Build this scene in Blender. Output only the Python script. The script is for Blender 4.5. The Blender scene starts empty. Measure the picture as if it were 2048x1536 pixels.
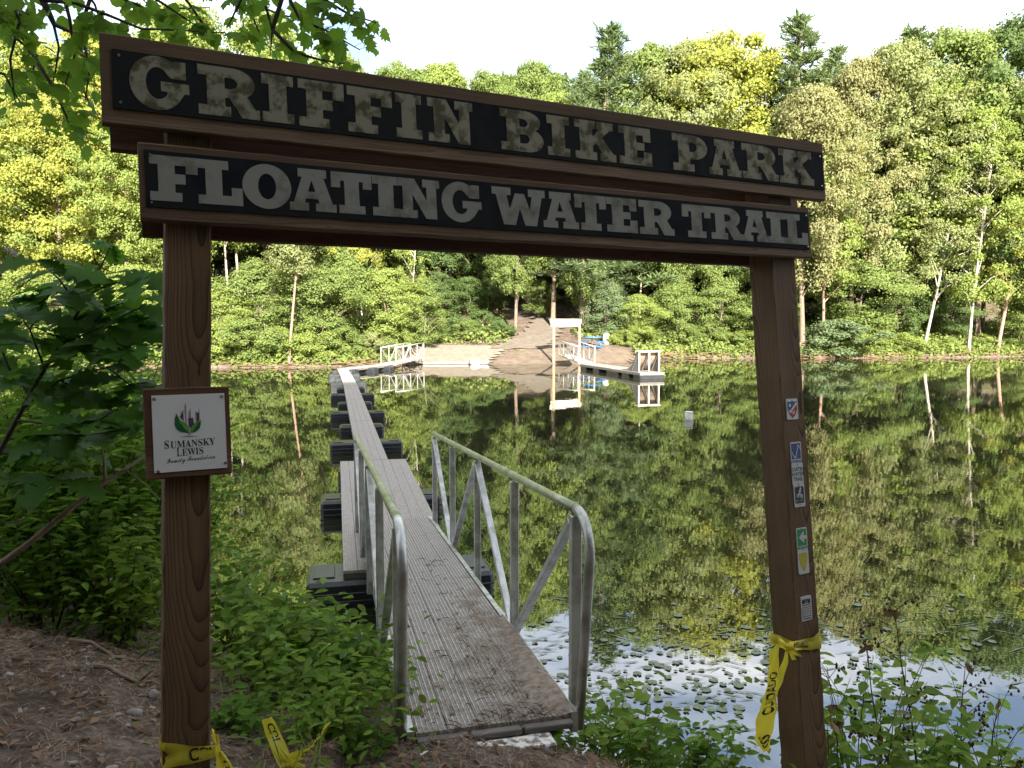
import bpy, math, random
import numpy as np
from mathutils import Vector, Matrix

# ------------------------------------------------------------------ camera, sky, sun, exposure
SC = bpy.context.scene
COL = SC.collection
FPX = 1540.0                      # focal length in pixels of the 2048 wide photograph
CAMZ = 2.6                        # metres above the water
PITCH = math.atan((768 - 645) / FPX)
cd = bpy.data.cameras.new('camera')
cam = bpy.data.objects.new('camera', cd)
COL.objects.link(cam)
cam.location = (0, 0, CAMZ)
cam.rotation_euler = (math.pi / 2 - PITCH, 0, 0)
cd.sensor_width = 36
cd.lens = 36 * FPX / 2048
cd.clip_start = 0.05
cd.clip_end = 3000
SC.camera = cam

SUN_EL = math.radians(25)
SUN_AZ = math.radians(168)        # from +Y, clockwise: behind the camera, a little to its right
sun_dir = Vector((math.sin(SUN_AZ) * math.cos(SUN_EL), math.cos(SUN_AZ) * math.cos(SUN_EL), math.sin(SUN_EL)))
w = bpy.data.worlds.new('World')
SC.world = w
w.use_nodes = True
nt = w.node_tree
nt.nodes.clear()
N = nt.nodes.new
sky = N('ShaderNodeTexSky')
sky.sky_type = 'NISHITA'
sky.sun_disc = False
sky.sun_elevation = SUN_EL
sky.sun_rotation = SUN_AZ
sky.air_density = 1.0
sky.dust_density = 1.0
tc = N('ShaderNodeTexCoord')
mp = N('ShaderNodeMapping')
mp.inputs['Scale'].default_value = (1.0, 1.0, 3.2)
nz = N('ShaderNodeTexNoise')
nz.inputs['Scale'].default_value = 2.2
nz.inputs['Detail'].default_value = 7
nz.inputs['Roughness'].default_value = 0.55
nz.inputs['Distortion'].default_value = 0.6
rp = N('ShaderNodeValToRGB')
rp.color_ramp.elements[0].position = 0.40
rp.color_ramp.elements[0].color = (0.04, 0.04, 0.04, 1)
rp.color_ramp.elements[1].position = 0.70
rp.color_ramp.elements[1].color = (1, 1, 1, 1)
mx = N('ShaderNodeMix')
mx.data_type = 'RGBA'
mx.inputs[7].default_value = (9.4, 9.25, 9.0, 1)     # thin bright cloud
bg = N('ShaderNodeBackground')
bg.inputs['Strength'].default_value = 0.050
wo = N('ShaderNodeOutputWorld')
L = nt.links.new
L(tc.outputs['Generated'], mp.inputs['Vector'])
L(mp.outputs['Vector'], nz.inputs['Vector'])
L(nz.outputs['Fac'], rp.inputs['Fac'])
L(rp.outputs['Color'], mx.inputs[0])
L(sky.outputs['Color'], mx.inputs[6])
L(mx.outputs[2], bg.inputs['Color'])
L(bg.outputs['Background'], wo.inputs['Surface'])

sd = bpy.data.lights.new('sun', 'SUN')
sd.energy = 3.8
sd.angle = math.radians(0.9)
sd.color = (1.0, 0.94, 0.82)
sun = bpy.data.objects.new('sun', sd)
COL.objects.link(sun)
sun.rotation_euler = sun_dir.to_track_quat('Z', 'Y').to_euler()
sun.location = (0, -40, 40)

SC.view_settings.view_transform = 'Standard'
SC.view_settings.look = 'None'
SC.view_settings.exposure = 2.8
SC.view_settings.gamma = 1.0
SC.view_settings.use_curve_mapping = False
SC.cycles.max_bounces = 7
SC.cycles.diffuse_bounces = 4
SC.cycles.glossy_bounces = 3
SC.cycles.transmission_bounces = 4
SC.cycles.transparent_max_bounces = 4
SC.cycles.sample_clamp_indirect = 6.0

RNG = np.random.default_rng(7)
random.seed(7)


# ------------------------------------------------------------------ helpers
def ray(px, py):
    p = PITCH
    return Vector(((px - 1024) / FPX, math.cos(p) - (py - 768) / FPX * math.sin(p),
                   -math.sin(p) - (py - 768) / FPX * math.cos(p)))


def at(px, py, Y):
    """point at distance Y seen at photograph pixel px, py"""
    r = ray(px, py)
    return Vector((0, 0, CAMZ)) + r * (Y / r.y)


def tag(o, label=None, cat=None, group=None, kind=None):
    if label: o['label'] = label
    if cat: o['category'] = cat
    if group: o['group'] = group
    if kind: o['kind'] = kind
    return o


def empty(name, loc, label=None, cat=None, group=None):
    o = bpy.data.objects.new(name, None)
    o.empty_display_size = 0.1
    COL.objects.link(o)
    o.location = loc
    ORG[o.name] = Vector(loc)
    return tag(o, label, cat, group)


ORG = {}


def origin(o):
    v = Vector((0, 0, 0))
    while o is not None:
        v = v + o.location
        o = o.parent
    return v


def link(name, me, mat=None, parent=None):
    o = bpy.data.objects.new(name, me)
    COL.objects.link(o)
    if mat is not None and me is not None and not me.materials:
        for m in (mat if isinstance(mat, (list, tuple)) else [mat]):
            me.materials.append(m)
    if parent is not None:
        o.parent = parent
    return o


def np_mesh(name, V, F, smooth=False, mat_idx=None):
    """V (n,3), F (m,k) all faces of the same size"""
    V = np.asarray(V, np.float32)
    F = np.asarray(F, np.int32)
    me = bpy.data.meshes.new(name)
    m, k = F.shape
    me.vertices.add(len(V))
    me.vertices.foreach_set('co', V.ravel())
    me.loops.add(m * k)
    me.loops.foreach_set('vertex_index', F.ravel())
    me.polygons.add(m)
    me.polygons.foreach_set('loop_start', np.arange(0, m * k, k, dtype=np.int32))
    me.polygons.foreach_set('loop_total', np.full(m, k, np.int32))
    if smooth:
        me.polygons.foreach_set('use_smooth', np.ones(m, bool))
    if mat_idx is not None:
        me.polygons.foreach_set('material_index', np.asarray(mat_idx, np.int32))
    me.update(calc_edges=True)
    return me


class MB:
    def __init__(s):
        s.v = []; s.f = []; s.m = []; s.smooth = []

    def add(s, vs, fs, mi=0, sm=False):
        b = len(s.v)
        s.v += [Vector(v) for v in vs]
        s.f += [[b + i for i in f] for f in fs]
        s.m += [mi] * len(fs)
        s.smooth += [sm] * len(fs)
        return s

    def box(s, c, size, ax=None, mi=0, bev=0.0):
        c = Vector(c)
        X, Y, Z = ax if ax else (Vector((1, 0, 0)), Vector((0, 1, 0)), Vector((0, 0, 1)))
        hx, hy, hz = size[0] / 2, size[1] / 2, size[2] / 2
        if bev <= 0:
            vs = [c + X * (hx * a) + Y * (hy * b) + Z * (hz * d) for d in (-1, 1) for b in (-1, 1) for a in (-1, 1)]
            return s.add(vs, [(0, 2, 3, 1), (4, 5, 7, 6), (0, 1, 5, 4), (1, 3, 7, 5), (3, 2, 6, 7), (2, 0, 4, 6)], mi)
        b_ = min(bev, hx * .9, hy * .9, hz * .9)
        vs = []
        idx = {}
        for sx in (-1, 1):
            for sy in (-1, 1):
                for sz in (-1, 1):
                    for k in range(3):
                        q = [hx * sx, hy * sy, hz * sz]
                        for j in range(3):
                            if j != k:
                                q[j] -= b_ * (sx, sy, sz)[j]
                        idx[(sx, sy, sz, k)] = len(vs)
                        vs.append(c + X * q[0] + Y * q[1] + Z * q[2])
        fs = []
        S = (-1, 1)
        for sg in S:
            fs.append([idx[(sg, a, b, 0)] for a, b in ((-1, -1), (1, -1), (1, 1), (-1, 1))])
            fs.append([idx[(a, sg, b, 1)] for a, b in ((-1, -1), (1, -1), (1, 1), (-1, 1))])
            fs.append([idx[(a, b, sg, 2)] for a, b in ((-1, -1), (1, -1), (1, 1), (-1, 1))])
        for a in S:
            for b in S:
                fs.append([idx[(a, b, -1, 0)], idx[(a, b, 1, 0)], idx[(a, b, 1, 1)], idx[(a, b, -1, 1)]])
                fs.append([idx[(a, -1, b, 0)], idx[(a, 1, b, 0)], idx[(a, 1, b, 2)], idx[(a, -1, b, 2)]])
                fs.append([idx[(-1, a, b, 1)], idx[(1, a, b, 1)], idx[(1, a, b, 2)], idx[(-1, a, b, 2)]])
                for d in S:
                    fs.append([idx[(a, b, d, 0)], idx[(a, b, d, 1)], idx[(a, b, d, 2)]])
        return s.add(vs, fs, mi)

    def bar(s, p0, p1, wd, ht, up=(0, 0, 1), mi=0, bev=0.0):
        p0, p1 = Vector(p0), Vector(p1)
        X = (p1 - p0)
        ln = X.length
        X.normalize()
        Y = Vector(up).cross(X)
        if Y.length < 1e-4:
            Y = Vector((0, 1, 0)).cross(X)
        Y.normalize()
        Z = X.cross(Y)
        return s.box((p0 + p1) / 2, (ln, wd, ht), (X, Y, Z), mi, bev)

    def tube(s, pts, r, n=8, mi=0, cap=True, sm=True):
        pts = [Vector(p) for p in pts]
        rs = r if isinstance(r, (list, tuple)) else [r] * len(pts)
        vs = []
        prev = None
        for i, p in enumerate(pts):
            d = (pts[min(i + 1, len(pts) - 1)] - pts[max(i - 1, 0)]).normalized()
            if prev is None:
                a = Vector((0, 0, 1)) if abs(d.z) < .9 else Vector((1, 0, 0))
                u = d.cross(a).normalized()
            else:
                u = (prev - d * prev.dot(d)).normalized()
            prev = u
            v = d.cross(u)
            for k in range(n):
                t = 2 * math.pi * k / n
                vs.append(p + (u * math.cos(t) + v * math.sin(t)) * rs[i])
        fs = [(i * n + k, i * n + (k + 1) % n, (i + 1) * n + (k + 1) % n, (i + 1) * n + k)
              for i in range(len(pts) - 1) for k in range(n)]
        s.add(vs, fs, mi, sm)
        if cap:
            b = len(s.v) - len(vs)
            s.f.append([b + k for k in range(n)][::-1]); s.m.append(mi); s.smooth.append(False)
            s.f.append([b + (len(pts) - 1) * n + k for k in range(n)]); s.m.append(mi); s.smooth.append(False)
        return s

    def build(s, name, mat, parent=None, world=True):
        o0 = origin(parent) if (parent is not None and world) else Vector((0, 0, 0))
        me = bpy.data.meshes.new(name)
        me.from_pydata([tuple(v - o0) for v in s.v], [], s.f)
        me.polygons.foreach_set('material_index', s.m)
        me.polygons.foreach_set('use_smooth', s.smooth)
        me.update()
        return link(name, me, mat, parent)


def fill2d(contours, extrude=0.0):
    """closed 2D contours (holes allowed) -> verts, faces"""
    cu = bpy.data.curves.new('c', 'CURVE')
    cu.dimensions = '2D'
    cu.fill_mode = 'BOTH'
    cu.extrude = extrude
    for c in contours:
        sp = cu.splines.new('POLY')
        sp.points.add(len(c) - 1)
        for p, q in zip(sp.points, c):
            p.co = (q[0], q[1], 0, 1)
        sp.use_cyclic_u = True
    ob = bpy.data.objects.new('c', cu)
    me = bpy.data.meshes.new_from_object(ob)
    vs = [v.co.copy() for v in me.vertices]
    fs = [list(p.vertices) for p in me.polygons]
    bpy.data.objects.remove(ob)
    bpy.data.curves.remove(cu)
    bpy.data.meshes.remove(me)
    return vs, fs


def text2d(body, size=1.0, bold=0.0, align='CENTER', sx=1.0, shear=0.0):
    cu = bpy.data.curves.new('t', 'FONT')
    cu.body = body
    cu.size = size
    cu.align_x = align
    cu.offset = bold
    cu.shear = shear
    cu.resolution_u = 3
    ob = bpy.data.objects.new('t', cu)
    me = bpy.data.meshes.new_from_object(ob)
    vs = [Vector((v.co.x * sx, v.co.y, 0)) for v in me.vertices]
    fs = [list(p.vertices) for p in me.polygons]
    bpy.data.objects.remove(ob)
    bpy.data.curves.remove(cu)
    bpy.data.meshes.remove(me)
    return vs, fs


# ------------------------------------------------------------------ materials
def mat_new(name):
    m = bpy.data.materials.new(name)
    m.use_nodes = True
    t = m.node_tree
    t.nodes.clear()
    out = t.nodes.new('ShaderNodeOutputMaterial')
    return m, t, out


def c4(c):
    return (c[0], c[1], c[2], 1)


def mat_plain(name, col, rough=.6, metal=0.0, var=.15, scale=14.0, bump=.0, spec=.5, col2=None, stretch=(1, 1, 1), lo=.35, hi=.7):
    """colour broken up by noise between col and col2"""
    m, t, out = mat_new(name)
    n = t.nodes.new
    b = n('ShaderNodeBsdfPrincipled')
    tcn = n('ShaderNodeTexCoord')
    mpn = n('ShaderNodeMapping')
    mpn.inputs['Scale'].default_value = stretch
    no = n('ShaderNodeTexNoise')
    no.inputs['Scale'].default_value = scale
    no.inputs['Detail'].default_value = 5
    no.inputs['Roughness'].default_value = .62
    r = n('ShaderNodeValToRGB')
    c2 = col2 if col2 else tuple(x * (1 - var) for x in col)
    c1 = col if col2 else tuple(min(1, x * (1 + var)) for x in col)
    r.color_ramp.elements[0].position = lo
    r.color_ramp.elements[1].position = hi
    r.color_ramp.elements[0].color = c4(c2)
    r.color_ramp.elements[1].color = c4(c1)
    t.links.new(tcn.outputs['Object'], mpn.inputs['Vector'])
    t.links.new(mpn.outputs['Vector'], no.inputs['Vector'])
    t.links.new(no.outputs['Fac'], r.inputs['Fac'])
    t.links.new(r.outputs['Color'], b.inputs['Base Color'])
    b.inputs['Roughness'].default_value = rough
    b.inputs['Metallic'].default_value = metal
    b.inputs['Specular IOR Level'].default_value = spec
    if bump:
        bp = n('ShaderNodeBump')
        bp.inputs['Strength'].default_value = bump
        bp.inputs['Distance'].default_value = .01
        t.links.new(no.outputs['Fac'], bp.inputs['Height'])
        t.links.new(bp.outputs['Normal'], b.inputs['Normal'])
    t.links.new(b.outputs[0], out.inputs['Surface'])
    return m


def mat_wood(name, dark, light, tint=(1, 1, 1), rings=34.0, off=(0, .03, .045), rot=(0, .035, .02), rough=.75):
    """timber: growth rings round an axis (local X) that lies a little askew in the piece"""
    m, t, out = mat_new(name)
    n = t.nodes.new
    k = t.links.new
    b = n('ShaderNodeBsdfPrincipled')
    tcn = n('ShaderNodeTexCoord')
    oi = n('ShaderNodeObjectInfo')
    cx = n('ShaderNodeCombineXYZ')
    mu = n('ShaderNodeMath'); mu.operation = 'MULTIPLY'; mu.inputs[1].default_value = 37.0
    k(oi.outputs['Random'], mu.inputs[0])
    k(mu.outputs[0], cx.inputs[0])
    mp1 = n('ShaderNodeMapping')
    mp1.inputs['Location'].default_value = off
    mp1.inputs['Rotation'].default_value = rot
    k(tcn.outputs['Object'], mp1.inputs['Vector'])
    # slow wander of the pith
    ad = n('ShaderNodeVectorMath'); ad.operation = 'ADD'
    k(tcn.outputs['Object'], ad.inputs[0]); k(cx.outputs[0], ad.inputs[1])
    nw = n('ShaderNodeTexNoise'); nw.inputs['Scale'].default_value = 1.1; nw.inputs['Detail'].default_value = 1.5
    k(ad.outputs[0], nw.inputs['Vector'])
    sb = n('ShaderNodeVectorMath'); sb.operation = 'SUBTRACT'; sb.inputs[1].default_value = (.5, .5, .5)
    k(nw.outputs['Color'], sb.inputs[0])
    sc = n('ShaderNodeVectorMath'); sc.operation = 'MULTIPLY'; sc.inputs[1].default_value = (0, .055, .055)
    k(sb.outputs[0], sc.inputs[0])
    a2 = n('ShaderNodeVectorMath'); a2.operation = 'ADD'
    k(mp1.outputs[0], a2.inputs[0]); k(sc.outputs[0], a2.inputs[1])
    wv = n('ShaderNodeTexWave')
    wv.wave_type = 'RINGS'; wv.rings_direction = 'X'; wv.wave_profile = 'SAW'
    wv.inputs['Scale'].default_value = rings
    wv.inputs['Distortion'].default_value = .5
    wv.inputs['Detail'].default_value = 2
    wv.inputs['Detail Scale'].default_value = .35
    k(a2.outputs[0], wv.inputs['Vector'])
    r = n('ShaderNodeValToRGB')
    e = r.color_ramp.elements
    e[0].position = .0; e[0].color = c4(light)
    e[1].position = 1.0; e[1].color = c4(dark)
    x = r.color_ramp.elements.new(.55); x.color = c4([l * .8 + d * .2 for l, d in zip(light, dark)])
    x = r.color_ramp.elements.new(.86); x.color = c4([l * .45 + d * .55 for l, d in zip(light, dark)])
    k(wv.outputs['Fac'], r.inputs['Fac'])
    # fibres and blotches
    mp2 = n('ShaderNodeMapping'); mp2.inputs['Scale'].default_value = (2.0, 60, 60)
    k(ad.outputs[0], mp2.inputs['Vector'])
    n2 = n('ShaderNodeTexNoise'); n2.inputs['Scale'].default_value = 3; n2.inputs['Detail'].default_value = 5
    k(mp2.outputs[0], n2.inputs['Vector'])
    mp3 = n('ShaderNodeMapping'); mp3.inputs['Scale'].default_value = (1.4, 6, 6)
    k(ad.outputs[0], mp3.inputs['Vector'])
    n3 = n('ShaderNodeTexNoise'); n3.inputs['Scale'].default_value = 1.6; n3.inputs['Detail'].default_value = 4
    k(mp3.outputs[0], n3.inputs['Vector'])
    ml = n('ShaderNodeMath'); ml.operation = 'MULTIPLY_ADD'; ml.inputs[1].default_value = .8; ml.inputs[2].default_value = .62
    k(n2.outputs['Fac'], ml.inputs[0])
    ml2 = n('ShaderNodeMath'); ml2.operation = 'MULTIPLY_ADD'; ml2.inputs[1].default_value = .9; ml2.inputs[2].default_value = .55
    k(n3.outputs['Fac'], ml2.inputs[0])
    ml3 = n('ShaderNodeMath'); ml3.operation = 'MULTIPLY'
    k(ml.outputs[0], ml3.inputs[0]); k(ml2.outputs[0], ml3.inputs[1])
    mixc = n('ShaderNodeVectorMath'); mixc.operation = 'SCALE'
    k(r.outputs['Color'], mixc.inputs[0]); k(ml3.outputs[0], mixc.inputs['Scale'])
    tn = n('ShaderNodeVectorMath'); tn.operation = 'MULTIPLY'; tn.inputs[1].default_value = tint
    k(mixc.outputs[0], tn.inputs[0])
    k(tn.outputs[0], b.inputs['Base Color'])
    b.inputs['Roughness'].default_value = rough
    b.inputs['Specular IOR Level'].default_value = .3
    bp = n('ShaderNodeBump'); bp.inputs['Strength'].default_value = .35; bp.inputs['Distance'].default_value = .004
    sm = n('ShaderNodeMath'); sm.operation = 'ADD'
    k(n2.outputs['Fac'], sm.inputs[0]); k(wv.outputs['Fac'], sm.inputs[1])
    k(sm.outputs[0], bp.inputs['Height'])
    k(bp.outputs[0], b.inputs['Normal'])
    k(b.outputs[0], out.inputs['Surface'])
    return m


def mat_leaf(name, col, trans=.5, rough=.55, var=.16, hue=.012, spec=.15):
    """leaf: reflects and lets light through; every leaf a slightly different shade"""
    m, t, out = mat_new(name)
    n = t.nodes.new
    k = t.links.new
    g = n('ShaderNodeNewGeometry')
    oi = n('ShaderNodeObjectInfo')
    ad = n('ShaderNodeMath'); ad.operation = 'ADD'
    k(g.outputs['Random Per Island'], ad.inputs[0]); k(oi.outputs['Random'], ad.inputs[1])
    fr = n('ShaderNodeMath'); fr.operation = 'FRACT'
    k(ad.outputs[0], fr.inputs[0])
    hs = n('ShaderNodeHueSaturation')
    hs.inputs['Color'].default_value = c4(col)
    m1 = n('ShaderNodeMapRange'); m1.inputs['To Min'].default_value = 1 - var; m1.inputs['To Max'].default_value = 1 + var
    k(fr.outputs[0], m1.inputs['Value'])
    k(m1.outputs[0], hs.inputs['Value'])
    w2 = n('ShaderNodeTexWhiteNoise'); w2.noise_dimensions = '1D'
    k(fr.outputs[0], w2.inputs['W'])
    m2 = n('ShaderNodeMapRange'); m2.inputs['To Min'].default_value = .5 - hue; m2.inputs['To Max'].default_value = .5 + hue * .6
    k(w2.outputs['Value'], m2.inputs['Value'])
    k(m2.outputs[0], hs.inputs['Hue'])
    b = n('ShaderNodeBsdfPrincipled')
    b.inputs['Roughness'].default_value = rough
    b.inputs['Specular IOR Level'].default_value = spec
    k(hs.outputs[0], b.inputs['Base Color'])
    tr = n('ShaderNodeBsdfTranslucent')
    br = n('ShaderNodeVectorMath'); br.operation = 'MULTIPLY'; br.inputs[1].default_value = (1.45, 1.4, .8)
    k(hs.outputs[0], br.inputs[0])
    k(br.outputs[0], tr.inputs['Color'])
    mxs = n('ShaderNodeMixShader'); mxs.inputs[0].default_value = trans
    k(b.outputs[0], mxs.inputs[1]); k(tr.outputs[0], mxs.inputs[2])
    k(mxs.outputs[0], out.inputs['Surface'])
    return m


M = {}
# timber of the sign gate
M['post'] = mat_wood('post_timber', (.026, .013, .006), (.108, .060, .025), rings=72, off=(0, .03, .085), rot=(0, .03, .008))
M['post2'] = mat_wood('post_timber_grey', (.026, .014, .007), (.122, .071, .031), rings=72, off=(0, .045, .085), rot=(0, .028, .012))
M['board'] = mat_wood('board_timber', (.066, .040, .022), (.135, .086, .046), rings=52, off=(0, .04, .10), rot=(0, .012, .006))
M['backboard'] = mat_wood('back_board_timber', (.060, .028, .015), (.115, .056, .030), rings=52, off=(0, .04, .10), rot=(0, .012, .006))
M['plaqueboard'] = mat_wood('plaque_timber', (.04, .020, .010), (.115, .058, .029), rings=60, off=(0, .05, .08), rot=(0, .02, .01))
M['panel'] = mat_plain('panel_black', (.006, .007, .011), rough=.85, spec=.12, col2=(.012, .014, .013), scale=7, lo=.45, hi=.62)
M['letter'] = mat_plain('letter_cream', (.205, .190, .130), rough=.75, spec=.2, col2=(.070, .060, .030), scale=19, lo=.42, hi=.54)
M['letter2'] = mat_plain('letter_pale', (.215, .21, .175), rough=.75, spec=.2, col2=(.12, .115, .082), scale=12, lo=.33, hi=.52)
M['screw'] = mat_plain('screw_steel', (.35, .35, .36), rough=.35, metal=1)
M['alu'] = mat_plain('aluminium', (.62, .62, .60), rough=.42, metal=.75, col2=(.36, .35, .31), scale=9, stretch=(1, 1, 1), lo=.36, hi=.6)
M['algae'] = mat_plain('rail_tube_algae', (.46, .47, .37), rough=.42, metal=.55, col2=(.25, .28, .12), scale=7, lo=.36, hi=.66)
M['plank'] = mat_plain('plank_composite', (.36, .33, .30), rough=.85, col2=(.27, .245, .22), scale=30)
M['ridge'] = mat_plain('plank_ridge', (.46, .44, .40), rough=.8, col2=(.30, .28, .25), scale=60, lo=.4, hi=.6)
M['float'] = mat_plain('float_black_plastic', (.022, .024, .028), rough=.30, var=.3, scale=8, spec=.6)
M['fascia'] = mat_plain('fascia_timber', (.17, .15, .13), rough=.85, col2=(.09, .08, .07), scale=6, stretch=(1, 1, 6))
M['bark'] = mat_plain('bark_brown', (.21, .155, .115), rough=.95, col2=(.085, .062, .045), scale=5, stretch=(3, 3, .8), bump=.5)
M['bark_pale'] = mat_plain('bark_white', (.44, .40, .34), rough=.9, col2=(.20, .17, .13), scale=3, stretch=(2, 2, 1))
M['bark_pink'] = mat_plain('bark_pinkish', (.34, .21, .16), rough=.95, col2=(.17, .10, .075), scale=6, stretch=(3, 3, .8))
M['twig'] = mat_plain('twig_dark', (.055, .040, .028), rough=.9, var=.3)
M['stem'] = mat_plain('stem_green_brown', (.085, .075, .03), rough=.8, var=.3)
M['dry'] = mat_plain('dry_wood', (.27, .20, .14), rough=.95, col2=(.15, .11, .075), scale=10, stretch=(2, 2, 2))
M['seed'] = mat_plain('dry_seedhead', (.085, .035, .022), rough=.95, var=.4)
M['tape'] = None
M['black'] = mat_plain('black_print', (.012, .012, .013), rough=.5, var=.1)
# foliage
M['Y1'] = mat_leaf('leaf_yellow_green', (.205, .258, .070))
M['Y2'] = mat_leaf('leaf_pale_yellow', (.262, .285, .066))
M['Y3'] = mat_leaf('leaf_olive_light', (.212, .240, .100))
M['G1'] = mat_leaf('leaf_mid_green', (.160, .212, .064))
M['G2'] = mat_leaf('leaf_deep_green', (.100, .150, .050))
M['BG'] = mat_leaf('leaf_blue_green', (.140, .190, .095))
M['TN'] = mat_leaf('leaf_tan', (.225, .228, .105))
M['RD'] = mat_leaf('leaf_rusty', (.170, .090, .040))
M['PN'] = mat_leaf('needle_green', (.100, .142, .058), trans=.3)
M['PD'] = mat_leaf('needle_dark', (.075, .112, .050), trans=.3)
M['near'] = mat_leaf('leaf_near_green', (.120, .225, .034), trans=.6, rough=.5, spec=.12)
M['weed'] = mat_leaf('leaf_weed_green', (.165, .270, .042), trans=.5, rough=.5, var=.4, hue=.02, spec=.12)
M['oak'] = mat_leaf('leaf_oak_green', (.062, .150, .024), trans=.5, rough=.5, spec=.10)
M['dead'] = mat_leaf('leaf_dead', (.19, .12, .07), trans=.2, rough=.8, var=.45)


# ------------------------------------------------------------------ terrain
def sn(x):
    return np.interp(x, [-80, -20, -10, -6, -3.5, -2, -1, -.2, .5, 2, 4, 10, 30, 80],
                     [34, 24, 15, 10, 7.0, 5.6, 5.0, 4.45, 4.12, 3.8, 3.6, 4.0, 8, 16])


def sf(x):
    return np.interp(x, [-150, -60, -30, -16, -12, -9, -6.5, -5.5, -1, 3, 5.5, 7.5, 9.5, 12, 20, 33, 42, 60, 150],
                     [20, 36, 43.5, 44.3, 44.6, 45.4, 47.0, 48.0, 48.2, 48.2, 48.6, 50.5, 53.5, 56.2, 55.4, 57, 60, 58, 50])


def wob(x, y, s, seed=0.0):
    return (np.sin(x * s + 1.3 + seed) * np.sin(y * s * 1.17 + .7 + seed * 2) +
            .5 * np.sin(x * s * 2.3 + y * s * 1.1 + seed) + .3 * np.sin(y * s * 3.1 - x * s * 1.9 + seed * 3))


def ground(x, y):
    x = np.asarray(x, float); y = np.asarray(y, float)
    dn = sn(x) - y
    df = y - sf(x)
    # near bank
    zn = .58 * (1 - np.exp(-np.clip(dn, 0, None) / .55)) + .085 * np.clip(dn, 0, None)
    zn = zn + .45 * np.exp(-(((x + 2.6) / 1.5) ** 2 + ((y - 2.9) / 1.25) ** 2)) * (dn > 0)
    zn = zn + np.clip(-4 - y, 0, 60) * .22 + np.clip(np.abs(x) - 6, 0, 20) * .06 * (dn > 0)
    zn = zn + .10 * np.exp(-((x - .05) / .85) ** 4) * np.clip((dn - .35) * 2, 0, 1)
    zn = zn - .17 * np.exp(-((x - 1.9) / 1.1) ** 2) * np.clip(dn, 0, 1)
    zn = zn + (.018 * wob(x, y, 7) + .01 * wob(x, y, 19, 2)) * np.clip(dn * 1.5, 0, 1)
    zn = np.where((np.abs(x - .1) < .85) & (y > 2.5) & (y < 3.75) & (dn > 0), np.minimum(zn, .708 + .012 * np.sin(x * 9) * np.sin(y * 11)), zn)
    # far bank
    bm = np.clip((x + 6.8) / 1.2, 0, 1) * np.clip((9.5 - x) / 2.5, 0, 1)
    d = np.clip(df, 0, None)
    zb = .23 * d + .02 * wob(x, y, 2.5)
    zo = .5 * (1 - np.exp(-d / .5)) + .20 * d + .12 * wob(x, y, .9) * np.clip(d, 0, 1)
    zf = bm * zb + (1 - bm) * zo
    zf = np.where(d > 26, np.minimum(zf, 6.2 + (d - 26) * .42), zf)
    zf = np.minimum(zf, 24)
    bed = -np.minimum(.35 * np.minimum(-dn, -df), 1.4)
    return np.where(dn > 0, zn, np.where(df > 0, zf, bed))


def gz(x, y):
    return float(ground(x, y))


def axis(parts):
    a = []
    for lo, hi, st in parts:
        a += list(np.arange(lo, hi, st))
    a.append(parts[-1][1])
    return np.array(a)


gx = axis([(-420, -60, 20), (-60, -14, 1.6), (-14, -4.5, .5), (-4.5, 4.5, .055), (4.5, 14, .5), (14, 60, 1.6), (60, 420, 20)])
gy = axis([(-60, -6, 3), (-6, 1.2, .45), (1.2, 6.2, .055), (6.2, 42, 1.0), (42, 66, .3), (66, 120, 2), (120, 900, 30)])
GX, GY = np.meshgrid(gx, gy)
GZ = ground(GX, GY)
fine = (np.abs(GX) < 4.5) & (GY > 1.2) & (GY < 6.2) & (sn(GX) > GY)
GZ = GZ + np.where(fine, RNG.normal(0, .0055, GZ.shape), 0)
V = np.stack([GX.ravel(), GY.ravel(), GZ.ravel()], 1)
nx, ny = len(gx), len(gy)
ii = (np.arange(ny - 1)[:, None] * nx + np.arange(nx - 1)[None, :]).ravel()
Fq = np.stack([ii, ii + 1, ii + nx + 1, ii + nx], 1)
gm = np_mesh('ground', V, Fq, smooth=True)


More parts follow.
